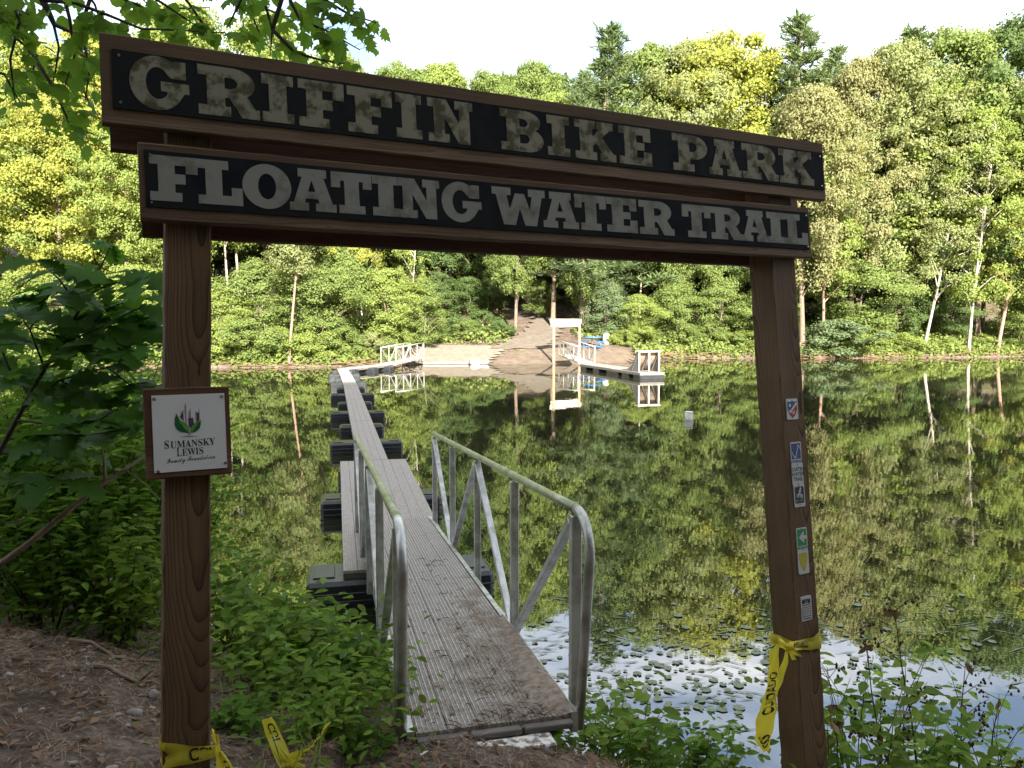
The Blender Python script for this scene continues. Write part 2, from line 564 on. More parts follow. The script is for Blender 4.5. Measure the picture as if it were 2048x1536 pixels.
def mat_ground():
    m, t, out = mat_new('ground_soil')
    n = t.nodes.new; k = t.links.new
    b = n('ShaderNodeBsdfPrincipled'); b.inputs['Roughness'].default_value = .95
    b.inputs['Specular IOR Level'].default_value = .2
    tcn = n('ShaderNodeTexCoord')
    n1 = n('ShaderNodeTexNoise'); n1.inputs['Scale'].default_value = 9; n1.inputs['Detail'].default_value = 8; n1.inputs['Roughness'].default_value = .7
    n2 = n('ShaderNodeTexNoise'); n2.inputs['Scale'].default_value = 1.1; n2.inputs['Detail'].default_value = 4
    vo = n('ShaderNodeTexVoronoi'); vo.inputs['Scale'].default_value = 38
    for q in (n1, n2, vo): k(tcn.outputs['Object'], q.inputs['Vector'])
    r = n('ShaderNodeValToRGB')
    e = r.color_ramp.elements
    e[0].position = .28; e[0].color = (.045, .035, .027, 1)
    e[1].position = .75; e[1].color = (.235, .20, .165, 1)
    x = e.new(.5); x.color = (.120, .095, .074, 1)
    k(n1.outputs['Fac'], r.inputs['Fac'])
    r2 = n('ShaderNodeValToRGB')
    r2.color_ramp.elements[0].position = .4; r2.color_ramp.elements[0].color = (.78, .70, .63, 1)
    r2.color_ramp.elements[1].position = .62; r2.color_ramp.elements[1].color = (1.15, 1.1, 1.1, 1)
    k(n2.outputs['Fac'], r2.inputs['Fac'])
    mm = n('ShaderNodeVectorMath'); mm.operation = 'MULTIPLY'
    k(r.outputs['Color'], mm.inputs[0]); k(r2.outputs['Color'], mm.inputs[1])
    k(mm.outputs[0], b.inputs['Base Color'])
    ad = n('ShaderNodeMath'); ad.operation = 'ADD'
    k(n1.outputs['Fac'], ad.inputs[0]); k(vo.outputs['Distance'], ad.inputs[1])
    bp = n('ShaderNodeBump'); bp.inputs['Strength'].default_value = .9; bp.inputs['Distance'].default_value = .02
    k(ad.outputs[0], bp.inputs['Height']); k(bp.outputs[0], b.inputs['Normal'])
    k(b.outputs[0], out.inputs['Surface'])
    return m


M['ground'] = mat_ground()
tag(link('ground', gm, M['ground']), 'brown muddy lake bank and forest floor', kind='structure')


def mat_water():
    m, t, out = mat_new('water')
    n = t.nodes.new; k = t.links.new
    b = n('ShaderNodeBsdfPrincipled')
    b.inputs['Base Color'].default_value = (.020, .022, .010, 1)
    b.inputs['Roughness'].default_value = .012
    b.inputs['IOR'].default_value = 3.3
    b.inputs['Specular IOR Level'].default_value = .5
    tcn = n('ShaderNodeTexCoord')
    mpn = n('ShaderNodeMapping'); mpn.inputs['Scale'].default_value = (1.0, .45, 1)
    k(tcn.outputs['Object'], mpn.inputs['Vector'])
    n1 = n('ShaderNodeTexNoise'); n1.inputs['Scale'].default_value = 1.6; n1.inputs['Detail'].default_value = 3
    n2 = n('ShaderNodeTexNoise'); n2.inputs['Scale'].default_value = 9; n2.inputs['Detail'].default_value = 2
    k(mpn.outputs[0], n1.inputs['Vector']); k(tcn.outputs['Object'], n2.inputs['Vector'])
    ma = n('ShaderNodeMath'); ma.operation = 'MULTIPLY_ADD'; ma.inputs[1].default_value = .10
    k(n2.outputs['Fac'], ma.inputs[0]); k(n1.outputs['Fac'], ma.inputs[2])
    bp = n('ShaderNodeBump'); bp.inputs['Strength'].default_value = .06; bp.inputs['Distance'].default_value = .03
    k(ma.outputs[0], bp.inputs['Height']); k(bp.outputs[0], b.inputs['Normal'])
    k(b.outputs[0], out.inputs['Surface'])
    return m


M['water'] = mat_water()
wm = np_mesh('water', [(-160, 2.0, 0), (160, 2.0, 0), (160, 75, 0), (-160, 75, 0)], [(0, 1, 2, 3)])
tag(link('water', wm, M['water']), 'still dark lake water', kind='structure')


# far boat ramp and gravel path: sheets lying on the far bank
def sheet(name, cols, mat, lift, label, nseg=10):
    """cols: list of (y, x0, x1) rows"""
    vs, fs = [], []
    rows = []
    for i in range(len(cols) - 1):
        for q in range(nseg):
            f_ = q / nseg
            rows.append([cols[i][j] * (1 - f_) + cols[i + 1][j] * f_ for j in range(3)])
    rows.append(cols[-1])
    nn_ = 14
    for ri, (y, x0, x1) in enumerate(rows):
        for q in range(nn_ + 1):
            x = x0 + (x1 - x0) * q / nn_
            if q in (0, nn_):
                x += .25 * math.sin(ri * 1.7) + .15 * math.sin(ri * 3.1)
            vs.append((x, y, max(gz(x, y), -.05) + lift))
    for a in range(len(rows) - 1):
        for q in range(nn_):
            i = a * (nn_ + 1) + q
            fs.append((i, i + 1, i + nn_ + 2, i + nn_ + 1))
    me = np_mesh(name, vs, fs, smooth=True)
    return tag(link(name, me, mat), label, kind='structure')


M['gravel'] = mat_plain('gravel_tan', (.215, .178, .140), rough=.95, col2=(.14, .112, .085), scale=3, bump=.3)
M['sand'] = mat_plain('beach_soil', (.150, .112, .080), rough=.95, col2=(.088, .063, .043), scale=2, bump=.3)
M['path_shade'] = mat_plain('path_gravel_shaded', (.150, .122, .095), rough=.95, col2=(.095, .075, .057), scale=3, bump=.3)  # ramp gravel darkened: the path's shade is put into its colour
M['concrete'] = mat_plain('pale_concrete', (.40, .375, .33), rough=.9, col2=(.26, .235, .20), scale=6)
sheet('boat_ramp', [(47.6, -6.2, -1.6), (49.5, -6.2, -1.2), (51.2, -6.2, -.6), (52.4, -5.8, .6)], M['gravel'], .07, 'pale gravel boat ramp running into the far water')
sheet('path', [(51.6, -1.6, 2.0), (53.5, -.4, 2.9), (56.5, .9, 3.6), (60, 1.6, 3.8), (64, 1.8, 3.6)], M['path_shade'], .10, 'gravel path climbing from the far beach into the woods')
sheet('beach', [(48.0, -1.4, 6.0), (50, -.8, 7.4), (51.6, .2, 8.2), (53.4, 1.8, 8.2)], M['sand'], .04, 'brown sandy beach round the far picnic table')

# ------------------------------------------------------------------ foliage builders
def unit(v):
    return v / (np.linalg.norm(v, axis=-1, keepdims=True) + 1e-9)


def kites(P, A, Nn, l, wd, fold=.16):
    """one four-cornered folded leaf per row: base P, axis A, normal Nn"""
    B = unit(np.cross(Nn, A))
    Nn = np.cross(A, B)
    l = np.asarray(l)[:, None]; wd = np.asarray(wd)[:, None]
    v0 = P
    v1 = P + A * l * .45 + B * wd * .5 + Nn * wd * fold
    v2 = P + A * l - Nn * l * .10
    v3 = P + A * l * .45 - B * wd * .5 + Nn * wd * fold
    V_ = np.stack([v0, v1, v2, v3], 1).reshape(-1, 3)
    n_ = len(P)
    F_ = np.arange(n_ * 4).reshape(n_, 4)
    return V_, F_


def crown_np(rng, H, R, base, nclump, nleaf, lsize, shape='round', flat=.62, clump=1.25, spread=1.0):
    """clumps of leaves spread through an uneven crown; returns V, F, clump centres"""
    ph = rng.uniform(0, 6.28, 8)
    cs = []
    while len(cs) < nclump:
        t = rng.uniform(0, 1) ** .85
        if shape == 'round':
            prof = math.sin(math.pi * (0.10 + .88 * t)) ** .62
        elif shape == 'tall':
            prof = math.sin(math.pi * (0.08 + .88 * t ** 1.1)) ** .55
        else:
            prof = (1 - t) ** .7 * .95 + .08
        a = rng.uniform(0, 6.283)
        wv_ = 1 + .24 * math.sin(2 * a + ph[0] + 5 * t) + .18 * math.sin(3 * a + ph[1] - 7 * t) + .16 * math.sin(9 * t + ph[2])
        rr = R * prof * wv_ * (rng.uniform(.12, 1.0) ** .45) * (1.22 if rng.random() < .12 else 1)
        z = base + (H - base) * t - .25 * clump
        cs.append((rr * math.cos(a), rr * math.sin(a), z))
    cs = np.array(cs)
    w_ = rng.uniform(.55, 1.5, nclump)
    cnt = rng.multinomial(nleaf, w_ / w_.sum())
    idx = np.repeat(np.arange(nclump), cnt)
    C = cs[idx]
    cr = (clump * rng.uniform(.65, 1.25, nclump))[idx]
    d = unit(rng.normal(0, 1, (nleaf, 3)))
    rad = np.abs(rng.normal(.62, .34, nleaf))
    P = C + d * (cr * rad)[:, None] * np.array([spread, spread, flat])
    out = unit(C * np.array([1, 1, 0]) + np.array([1e-3, 0, 0]))
    Nn = unit(d * .55 + out * .45 + np.array([0, 0, .42]) + rng.normal(0, .45, (nleaf, 3)))
    A = unit(np.cross(Nn, rng.normal(0, 1, (nleaf, 3))) + out * .25 + np.array([0, 0, -.25]))
    l = lsize * rng.uniform(.7, 1.35, nleaf)
    V_, F_ = kites(P, A, Nn, l, l * .72)
    return V_, F_, cs


def pine_np(rng, H, R, base, lsize=.46, nw=32, tuft=16):
    Ps, As = [], []
    br = []
    for i in range(nw):
        t = i / (nw - 1)
        z0 = base + (H - base) * t
        ln = R * ((1 - t) ** .85 * .95 + .045) * rng.uniform(.75, 1.1)
        for b in range(rng.integers(4, 7)):
            a = rng.uniform(0, 6.283)
            l_ = ln * rng.uniform(.65, 1.1)
            up = .05 + .55 * t * t + rng.uniform(-.12, .12)
            e = np.array([math.cos(a) * l_, math.sin(a) * l_, l_ * up])
            p0 = np.array([0, 0, z0])
            br.append((p0, p0 + e))
            nt_ = max(3, int(l_ * 3.2))
            for q in range(nt_):
                f_ = .25 + .78 * q / nt_
                c = p0 + e * f_ + rng.normal(0, .12, 3) + np.array([rng.normal(0, .28) * l_ * .35, rng.normal(0, .28) * l_ * .35, 0])
                Ps.append(np.repeat(c[None], tuft, 0) + rng.normal(0, .08, (tuft, 3)))
                dd = unit(rng.normal(0, 1, (tuft, 3)) * np.array([1, 1, .55]) + e / l_ * .7 + np.array([0, 0, .45]))
                As.append(dd)
    P = np.concatenate(Ps); A = np.concatenate(As)
    Nn = unit(np.cross(A, rng.normal(0, 1, A.shape)))
    l = lsize * rng.uniform(.7, 1.25, len(P))
    V_, F_ = kites(P, A, Nn, l, l * .20, fold=0)
    return V_, F_, br


def trunk_mb(rng, H, r0, bend=.5, limbs=(), top=.93, crook=0.0, pine=False):
    mb = MB()
    n_ = 12
    ph = rng.uniform(0, 6.28, 4)
    pts, rs = [], []
    for i in range(n_ + 1):
        t = i / n_
        z = -.5 + (H * top + .5) * t
        x = bend * (math.sin(t * 2.6 + ph[0]) - math.sin(ph[0])) + crook * math.sin(t * 7 + ph[2])
        y = bend * (math.sin(t * 2.2 + ph[1]) - math.sin(ph[1]))
        pts.append(Vector((x, y, z)))
        fl = 1 + .55 * max(0, 1 - t * 14)
        rs.append(r0 * (1 - .88 * t) * fl + .012)
    mb.tube(pts, rs, 8)

    def onaxis(z):
        q = min(max((z + .5) / (H * top + .5), 0), 1) * n_
        i = min(int(q), n_ - 1)
        return pts[i].lerp(pts[i + 1], q - i), rs[i]
    for c in limbs:
        c = Vector(c)
        hz_ = math.hypot(c.x, c.y)
        z0 = max(H * .12, c.z - hz_ * rng.uniform(.45, .95))
        a, ra = onaxis(z0)
        mid = a.lerp(c, .5) + Vector((0, 0, .10 * hz_)) + Vector(rng.normal(0, .12, 3))
        rr = min(ra * .6, .03 + hz_ * .016)
        mb.tube([a, a.lerp(mid, .55), mid, c], [rr, rr * .75, rr * .55, .012], 5, cap=False)
    return mb


VAR = {}


def variant(key, seed, kind, **kw):
    rng = np.random.default_rng(seed)
    H = kw['H']
    if kind == 'pine':
        V_, F_, br = pine_np(rng, H, kw['R'], kw['base'], kw.get('lsize', .46), kw.get('nw', 32), kw.get('tuft', 16))
        mb = trunk_mb(rng, H, kw['r0'], .12, (), .97)
        for a, b in br[::2]:
            mb.tube([Vector(a), Vector(b)], [.035, .008], 4, cap=False)
    else:
        V_, F_, cs = crown_np(rng, H, kw['R'], kw['base'], kw['nclump'], kw['nleaf'], kw['lsize'], kw.get('shape', 'round'),
                              clump=kw.get('clump', 1.25), flat=kw.get('flat', .62))
        sel = cs[rng.permutation(len(cs))[:kw.get('limbs', 16)]]
        mb = trunk_mb(rng, H, kw['r0'], kw.get('bend', .45), sel, .92, kw.get('crook', 0))
    cm = np_mesh('crown', V_, F_)
    o0 = mb.build('trunk', None)
    tm = o0.data
    bpy.data.objects.remove(o0)
    VAR[key] = dict(crown=cm, trunk=tm, H=H, V=V_, F=F_)


variant('broad1', 11, 'd', H=20, R=5.2, base=4.5, nclump=260, nleaf=62900, lsize=0.204, r0=.30, clump=1.05)
variant('broad2', 12, 'd', H=20, R=5.6, base=3.5, nclump=300, nleaf=62900, lsize=0.204, r0=.30, clump=.95)
variant('broad3', 13, 'd', H=20, R=4.8, base=5.5, nclump=220, nleaf=55500, lsize=0.212, r0=.28, clump=1.15)
variant('tall1', 14, 'd', H=20, R=3.3, base=7.5, nclump=160, nleaf=35150, lsize=0.204, r0=.22, shape='tall', clump=1.05, bend=.35)
variant('tall2', 15, 'd', H=20, R=3.0, base=6.5, nclump=130, nleaf=27750, lsize=0.204, r0=.20, shape='tall', clump=1.1, bend=.5)
variant('slim', 16, 'd', H=20, R=2.5, base=9.0, nclump=75, nleaf=14800, lsize=0.204, r0=.14, shape='tall', clump=1.0, bend=.35)
variant('airy1', 26, 'd', H=20, R=3.5, base=5.5, nclump=95, nleaf=17575, lsize=0.212, r0=.15, shape='tall', clump=.85, bend=.5, limbs=40, crook=.08)
variant('airy2', 27, 'd', H=20, R=3.9, base=4.5, nclump=110, nleaf=19425, lsize=0.212, r0=.14, shape='round', clump=.8, bend=.7, limbs=46, crook=.12)
variant('under1', 17, 'd', H=8, R=3.2, base=1.0, nclump=110, nleaf=22200, lsize=0.175, r0=.11, clump=.85, limbs=14)
variant('under2', 18, 'd', H=8, R=3.5, base=1.4, nclump=90, nleaf=20350, lsize=0.175, r0=.11, clump=.95, flat=.45, limbs=14)
variant('bush1', 19, 'd', H=3, R=2.0, base=.1, nclump=48, nleaf=12950, lsize=0.139, r0=.05, clump=.55, limbs=10)
variant('bush2', 20, 'd', H=3, R=2.3, base=.0, nclump=40, nleaf=12025, lsize=0.146, r0=.05, clump=.6, limbs=10)
variant('mass1', 31, 'd', H=20, R=5.3, base=3.0, nclump=200, nleaf=8500, lsize=.46, r0=.28, clump=1.1)
variant('mass2', 32, 'd', H=20, R=5.0, base=4.0, nclump=180, nleaf=8000, lsize=.46, r0=.28, clump=1.2)
variant('pine1', 21, 'pine', H=20, R=5.2, base=3.0, r0=.24)
variant('pine2', 22, 'pine', H=20, R=4.8, base=4.0, r0=.22, nw=30)


def tree(name, label, px, Y, top, var, mat, wide=1.0, bark='bark', lean=0.0, group='trees on the far bank', rz=None, cat='tree', sink=0.0):
    x = (px - 1024) / FPX * Y
    g = gz(x, Y)
    v = VAR[var]
    Ht = (645 - top) / FPX * Y + CAMZ - g
    s = Ht / v['H']
    e = empty(name, (x, Y, g - sink), label, cat, group)
    e.rotation_euler = (random.uniform(-.02, .02), lean, 0)
    for part, mt in (('trunk', M[bark]), ('crown', M[mat])):
        o = bpy.data.objects.new(part, v[part])
        COL.objects.link(o)
        o.parent = e
        if len(v[part].materials) == 0:
            v[part].materials.append(mt)
        o.material_slots[0].link = 'OBJECT'
        o.material_slots[0].material = mt
        o.scale = (s * wide, s * wide, s)
        o.rotation_euler = (0, 0, rz or 0)
    return e


_az = random.Random(3)


def T(*a, **k):
    k.setdefault('rz', _az.uniform(0, 6.283))
    return tree(*a, **k)


def join_trees(name, spots, label, kind='stuff', frac=1.0, mats=None, seed=5):
    """a wood that reads as one mass: crowns and trunks of many trees in one mesh"""
    rng = np.random.default_rng(seed)
    Vs, Fs, Mi = [], [], []
    b = 0
    for (x, y, Ht, var, wide, mi) in spots:
        v = VAR[var]
        V_ = v['V']; F_ = v['F']
        if frac < 1:
            keep = rng.random(len(F_)) < frac
            F_ = F_[keep]
            V_ = V_[F_.ravel()]
            F_ = np.arange(len(V_)).reshape(-1, 4)
        s = Ht / v['H']
        a = rng.uniform(0, 6.283)
        R_ = np.array([[math.cos(a), -math.sin(a), 0], [math.sin(a), math.cos(a), 0], [0, 0, 1]])
        W_ = (V_ * np.array([s * wide, s * wide, s])) @ R_.T + np.array([x, y, gz(x, y)])
        Vs.append(W_); Fs.append(F_ + b); Mi.append(np.full(len(F_), mi)); b += len(W_)
        mbv = v['trunk']
        tv = np.empty(len(mbv.vertices) * 3, np.float32)
        mbv.vertices.foreach_get('co', tv)
        tv = tv.reshape(-1, 3)
        tf = np.array([list(p.vertices) for p in mbv.polygons if len(p.vertices) == 4])
        tv = (tv * s) @ R_.T + np.array([x, y, gz(x, y)])
        Vs.append(tv); Fs.append(tf + b); Mi.append(np.zeros(len(tf), int)); b += len(tv)
    me = np_mesh(name, np.concatenate(Vs), np.concatenate(Fs), mat_idx=np.concatenate(Mi))
    return tag(link(name, me, mats), label, kind=kind)


# ------------------------------------------------------------------ the far bank's trees
# skyline row
S = 'skyline trees across the lake'
T('broadleaf_tree', 'yellow-green tree at the left edge of the photo behind the overhanging leaves', 60, 62, 95, 'broad1', 'Y1', 1.15, group=S)
T('broadleaf_tree', 'bright pale tree rising behind the left end of the upper sign board', 215, 60, 75, 'broad2', 'Y2', 1.0, group=S)
T('broadleaf_tree', 'tall yellow-green tree above the letter R of GRIFFIN', 395, 63, 40, 'broad3', 'Y1', 1.0, group=S)
T('broadleaf_tree', 'rounded pale green tree above the first F of GRIFFIN', 545, 62, 55, 'broad1', 'Y1', 1.0, group=S)
T('broadleaf_tree', 'yellow-green tree above the second F of GRIFFIN, right of the hanging leaves', 680, 66, 118, 'broad2', 'Y1', .85, group=S)
T('broadleaf_tree', 'low green treetop just above the last I of GRIFFIN', 800, 68, 150, 'broad3', 'G1', .85, group=S)
T('broadleaf_tree', 'pale treetop peeping over the sign above the N of GRIFFIN', 890, 70, 142, 'broad1', 'Y1', .8, group=S)
T('broadleaf_tree', 'smallest green treetop beside the gap of low sky above BIKE', 985, 72, 158, 'tall1', 'G1', .85, group=S)
T('broadleaf_tree', 'rounded green treetop just right of the low gap in the skyline', 1065, 66, 140, 'broad2', 'G1', .75, group=S)
T('broadleaf_tree', 'yellow-green tree above the B of BIKE', 1105, 58, 205, 'broad3', 'Y1', .8, group=S)
T('pine_tree', 'soft blue-green pine above the letters BI', 1165, 57, 165, 'pine2', 'BG', 1.25, group=S)
T('pine_tree', 'pointed pale pine standing above its neighbours over the K of BIKE', 1212, 61, 84, 'pine1', 'PN', 1.45, group=S)
T('broadleaf_tree', 'round green tree just right of the pointed pale pine', 1290, 64, 112, 'broad1', 'G1', .85, group=S)
T('broadleaf_tree', 'olive green tree between the pointed pine and the bright yellow poplar', 1365, 63, 108, 'broad2', 'Y3', .8, group=S)
T('poplar_tree', 'bright yellow poplar standing tall above the P of PARK', 1440, 62, 80, 'tall1', 'Y2', 1.05, group=S)
T('pine_tree', 'dark pine close behind the bright yellow poplar', 1525, 64, 128, 'pine2', 'PN', 1.4, group=S)
T('pine_tree', 'dark pine with the sharpest tip on the skyline above the R of PARK', 1580, 62, 70, 'pine1', 'PN', 1.4, group=S)
T('pine_tree', 'dark pine right of the sharp-tipped one, its top lower', 1650, 66, 126, 'pine2', 'PN', 1.4, group=S)
T('broadleaf_tree', 'tan thinly leaved tree above the right end of the upper sign board', 1605, 56, 190, 'broad3', 'TN', .8, group=S)
T('broadleaf_tree', 'rusty tan tree right of the sign, left of the yellow-green giants', 1700, 60, 138, 'broad1', 'TN', .75, group=S)
T('broadleaf_tree', 'tall yellow-green tree rising just right of the sign end', 1765, 61, 108, 'broad2', 'Y3', .8, group=S)
T('pine_tree', 'pale pine tip between two broad yellow-green crowns at right', 1808, 63, 92, 'pine1', 'PN', 1.5, group=S)
T('broadleaf_tree', 'broad green crown right of the pale pine tip', 1885, 64, 84, 'broad3', 'G1', .9, group=S)
T('broadleaf_tree', 'yellow-green tree below the skyline notch at right', 1955, 61, 150, 'broad1', 'Y3', .7, group=S)
T('broadleaf_tree', 'dark green tree at the right edge of the photo, tallest there', 2030, 62, 52, 'broad2', 'G2', .9, group=S)

# front row, left part
Fg = 'trees along the far waterline'
T('maple_tree', 'large sunlit maple at the far left edge behind the oak sapling', -10, 46, 215, 'broad2', 'Y1', 1.05, group=Fg)
T('maple_tree', 'sunlit yellow-green maple left of the upper sign board', 130, 47, 205, 'broad1', 'Y2', .95, group=Fg)
T('maple_tree', 'sunlit maple half hidden by the left end of the signs', 255, 48, 260, 'broad2', 'Y1', .85, group=Fg)
T('maple_tree', 'green maple behind the left sign post', 365, 50, 250, 'broad3', 'Y1', .8, group=Fg)
T('slender_tree', 'slender pale-barked tree, nearest to the left sign post', 462, 52, 280, 'slim', 'Y1', 1.1, bark='bark_pale', lean=-.02, group=Fg)
T('slender_tree', 'slender white-barked tree, second from the left sign post', 484, 53, 270, 'slim', 'G1', 1.1, bark='bark_pale', lean=.02, group=Fg)
T('leaning_tree', 'crooked brown trunk standing at the waterline left of the dock end', 577, 44.72, 330, 'slim', 'Y3', 1.0, bark='bark_pink', lean=.05, group=Fg, rz=.6)
T('broadleaf_tree', 'green tree behind the crooked brown trunk', 640, 52, 300, 'broad3', 'G1', .75, group=Fg)
T('sycamore_tree', 'white-barked sycamore with yellow leaves, leftmost of the white trunks under the sign', 726, 50, 300, 'airy1', 'Y2', .7, bark='bark_pale', lean=-.03, group=Fg)
T('sycamore_tree', 'brightest white sycamore trunk, in the middle of three under the sign', 760, 52, 250, 'slim', 'G1', .9, bark='bark_pale', lean=-.015, group=Fg)
T('sycamore_tree', 'pale sycamore trunk left of the dark gap in the woods', 818, 53, 290, 'airy2', 'Y1', .6, bark='bark_pale', lean=.01, group=Fg)
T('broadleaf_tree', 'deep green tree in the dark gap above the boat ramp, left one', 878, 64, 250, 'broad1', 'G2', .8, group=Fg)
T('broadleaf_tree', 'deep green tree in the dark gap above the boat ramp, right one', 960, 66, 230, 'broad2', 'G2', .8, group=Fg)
T('broadleaf_tree', 'green tree arching over the right side of the dark woods gap', 1030, 56, 280, 'broad1', 'G1', .62, group=Fg)
T('broadleaf_tree', 'broad green tree behind the far gate', 1175, 57, 300, 'broad2', 'G1', .62, group=Fg)
T('slender_tree', 'thin pale trunk in the green right of the far gate', 1277, 61, 330, 'slim', 'G1', .9, bark='bark_pale', group=Fg)
T('broadleaf_tree', 'green tree above the floating bike jump', 1330, 60, 290, 'broad3', 'G1', .7, group=Fg)
T('broadleaf_tree', 'deep green tree left of the right sign post', 1440, 60, 300, 'broad1', 'G1', .7, group=Fg)
T('broadleaf_tree', 'green tree behind the right sign post', 1545, 60, 330, 'broad2', 'G1', .65, group=Fg)
T('poplar_tree', 'poplar with a bare lower trunk just right of the right sign post', 1647, 57, 250, 'airy1', 'Y1', .95, bark='bark_pink', lean=-.02, group=Fg)
T('poplar_tree', 'light crowned poplar with a dark upright trunk right of the sign', 1757, 60, 215, 'airy2', 'Y3', 1.1, lean=-.03, group=Fg)
T('poplar_tree', 'leaning forked poplar between the upright dark trunk and the white leaning one', 1800, 61, 190, 'airy1', 'Y1', 1.2, lean=.10, group=Fg)
T('birch_tree', 'white trunk leaning to the right over the far right bank', 1850, 58, 260, 'airy1', 'Y3', .9, bark='bark_pale', lean=.16, group=Fg, rz=2.0)
T('poplar_tree', 'slim light crowned poplar at the water near the right edge', 1936, 58, 230, 'airy2', 'Y1', .9, bark='bark_pale', lean=.01, group=Fg, rz=4.0)
T('poplar_tree', 'tall pinkish trunk leaning right at the far right waterline', 1994, 58.5, 190, 'airy1', 'Y2', .9, bark='bark_pink', lean=.14, group=Fg, rz=1.0)
T('broadleaf_tree', 'yellow-green tree cut by the right edge of the photo', 2075, 59, 170, 'broad2', 'Y1', .8, group=Fg)
T('pine_tree', 'dark pine showing between the yellow-green crowns right of the sign end', 1832, 63.5, 240, 'pine1', 'PD', 1.0, group=Fg)
T('pine_tree', 'dark pine low behind the upright dark trunk right of the sign', 1735, 64, 310, 'pine2', 'PD', 1.1, group=Fg)
T('pine_tree', 'dark pine between the slim poplar and the pinkish leaning trunk', 1962, 64, 270, 'pine2', 'PD', 1.0, group=Fg)
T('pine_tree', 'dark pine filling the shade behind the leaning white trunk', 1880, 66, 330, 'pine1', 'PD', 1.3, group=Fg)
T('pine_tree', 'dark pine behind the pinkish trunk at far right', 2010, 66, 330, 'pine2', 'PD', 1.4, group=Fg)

# understory trees and bushes
Ug = 'small trees under the wood edge'
for i, (px, Y, top, var, mat, wd, lab) in enumerate([
    (20, 45.5, 560, 'under1', 'Y1', 1.2, 'low sunlit tree at the water behind the oak sapling'),
    (150, 46, 530, 'under2', 'G1', 1.2, 'low green tree at the water left of the left post, beyond the sapling tip'),
    (290, 46, 545, 'under1', 'Y1', 1.2, 'low yellow-green tree just left of the left post'),
    (450, 47, 575, 'under2', 'Y1', 1.25, 'low yellow-green tree right of the left post at the far water'),
    (520, 49, 520, 'under1', 'G1', 1.15, 'green understory tree left of the crooked brown trunk'),
    (640, 47.5, 540, 'under2', 'G1', 1.2, 'green understory tree right of the crooked brown trunk'),
    (700, 50, 500, 'under1', 'G1', 1.0, 'green understory tree left of the white sycamore trunks'),
    (775, 49, 540, 'under2', 'Y1', 1.1, 'layered yellow-green understory tree among the white sycamore trunks'),
    (845, 51, 560, 'under1', 'G1', .95, 'green understory tree left of the dark gap above the boat ramp'),
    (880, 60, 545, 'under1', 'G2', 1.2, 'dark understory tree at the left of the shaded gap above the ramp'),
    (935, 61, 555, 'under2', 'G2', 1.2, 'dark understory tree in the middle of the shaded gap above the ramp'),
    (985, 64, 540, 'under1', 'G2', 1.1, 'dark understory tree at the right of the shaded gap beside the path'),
    (1110, 72, 520, 'under2', 'G2', 1.3, 'dark understory tree closing the view up the gravel path'),
    (1075, 60.5, 560, 'under2', 'G1', 1.0, 'small green tree spreading over the gravel path'),
    (1215, 56, 560, 'under1', 'BG', 1.0, 'grey-green small tree right of the far gate'),
    (1275, 55.5, 590, 'under2', 'Y1', 1.1, 'yellow-green small tree above the picnic beach'),
    (1350, 58, 560, 'under1', 'G1', 1.1, 'green small tree above the bike jump'),
    (1430, 58, 575, 'under2', 'G1', 1.2, 'green small tree midway between the jump and the right post'),
    (1530, 58, 570, 'under1', 'G1', 1.2, 'green small tree just left of the right post'),
    (1720, 58.5, 520, 'under2', 'G1', 1.35, 'broad green small tree right of the right post'),
    (1800, 60, 560, 'under1', 'G2', 1.1, 'deep green small tree left of the leaning white trunk'),
    (1905, 60, 590, 'under2', 'G2', 1.1, 'deep green small tree between the white trunk and the slim poplar'),
    (2040, 60, 600, 'under1', 'G1', 1.2, 'green small tree at the right edge by the water'),
]):
    T('small_tree', lab, px, Y, top, var, mat, wd, group=Ug)
Bg = 'bushes along the far waterline'
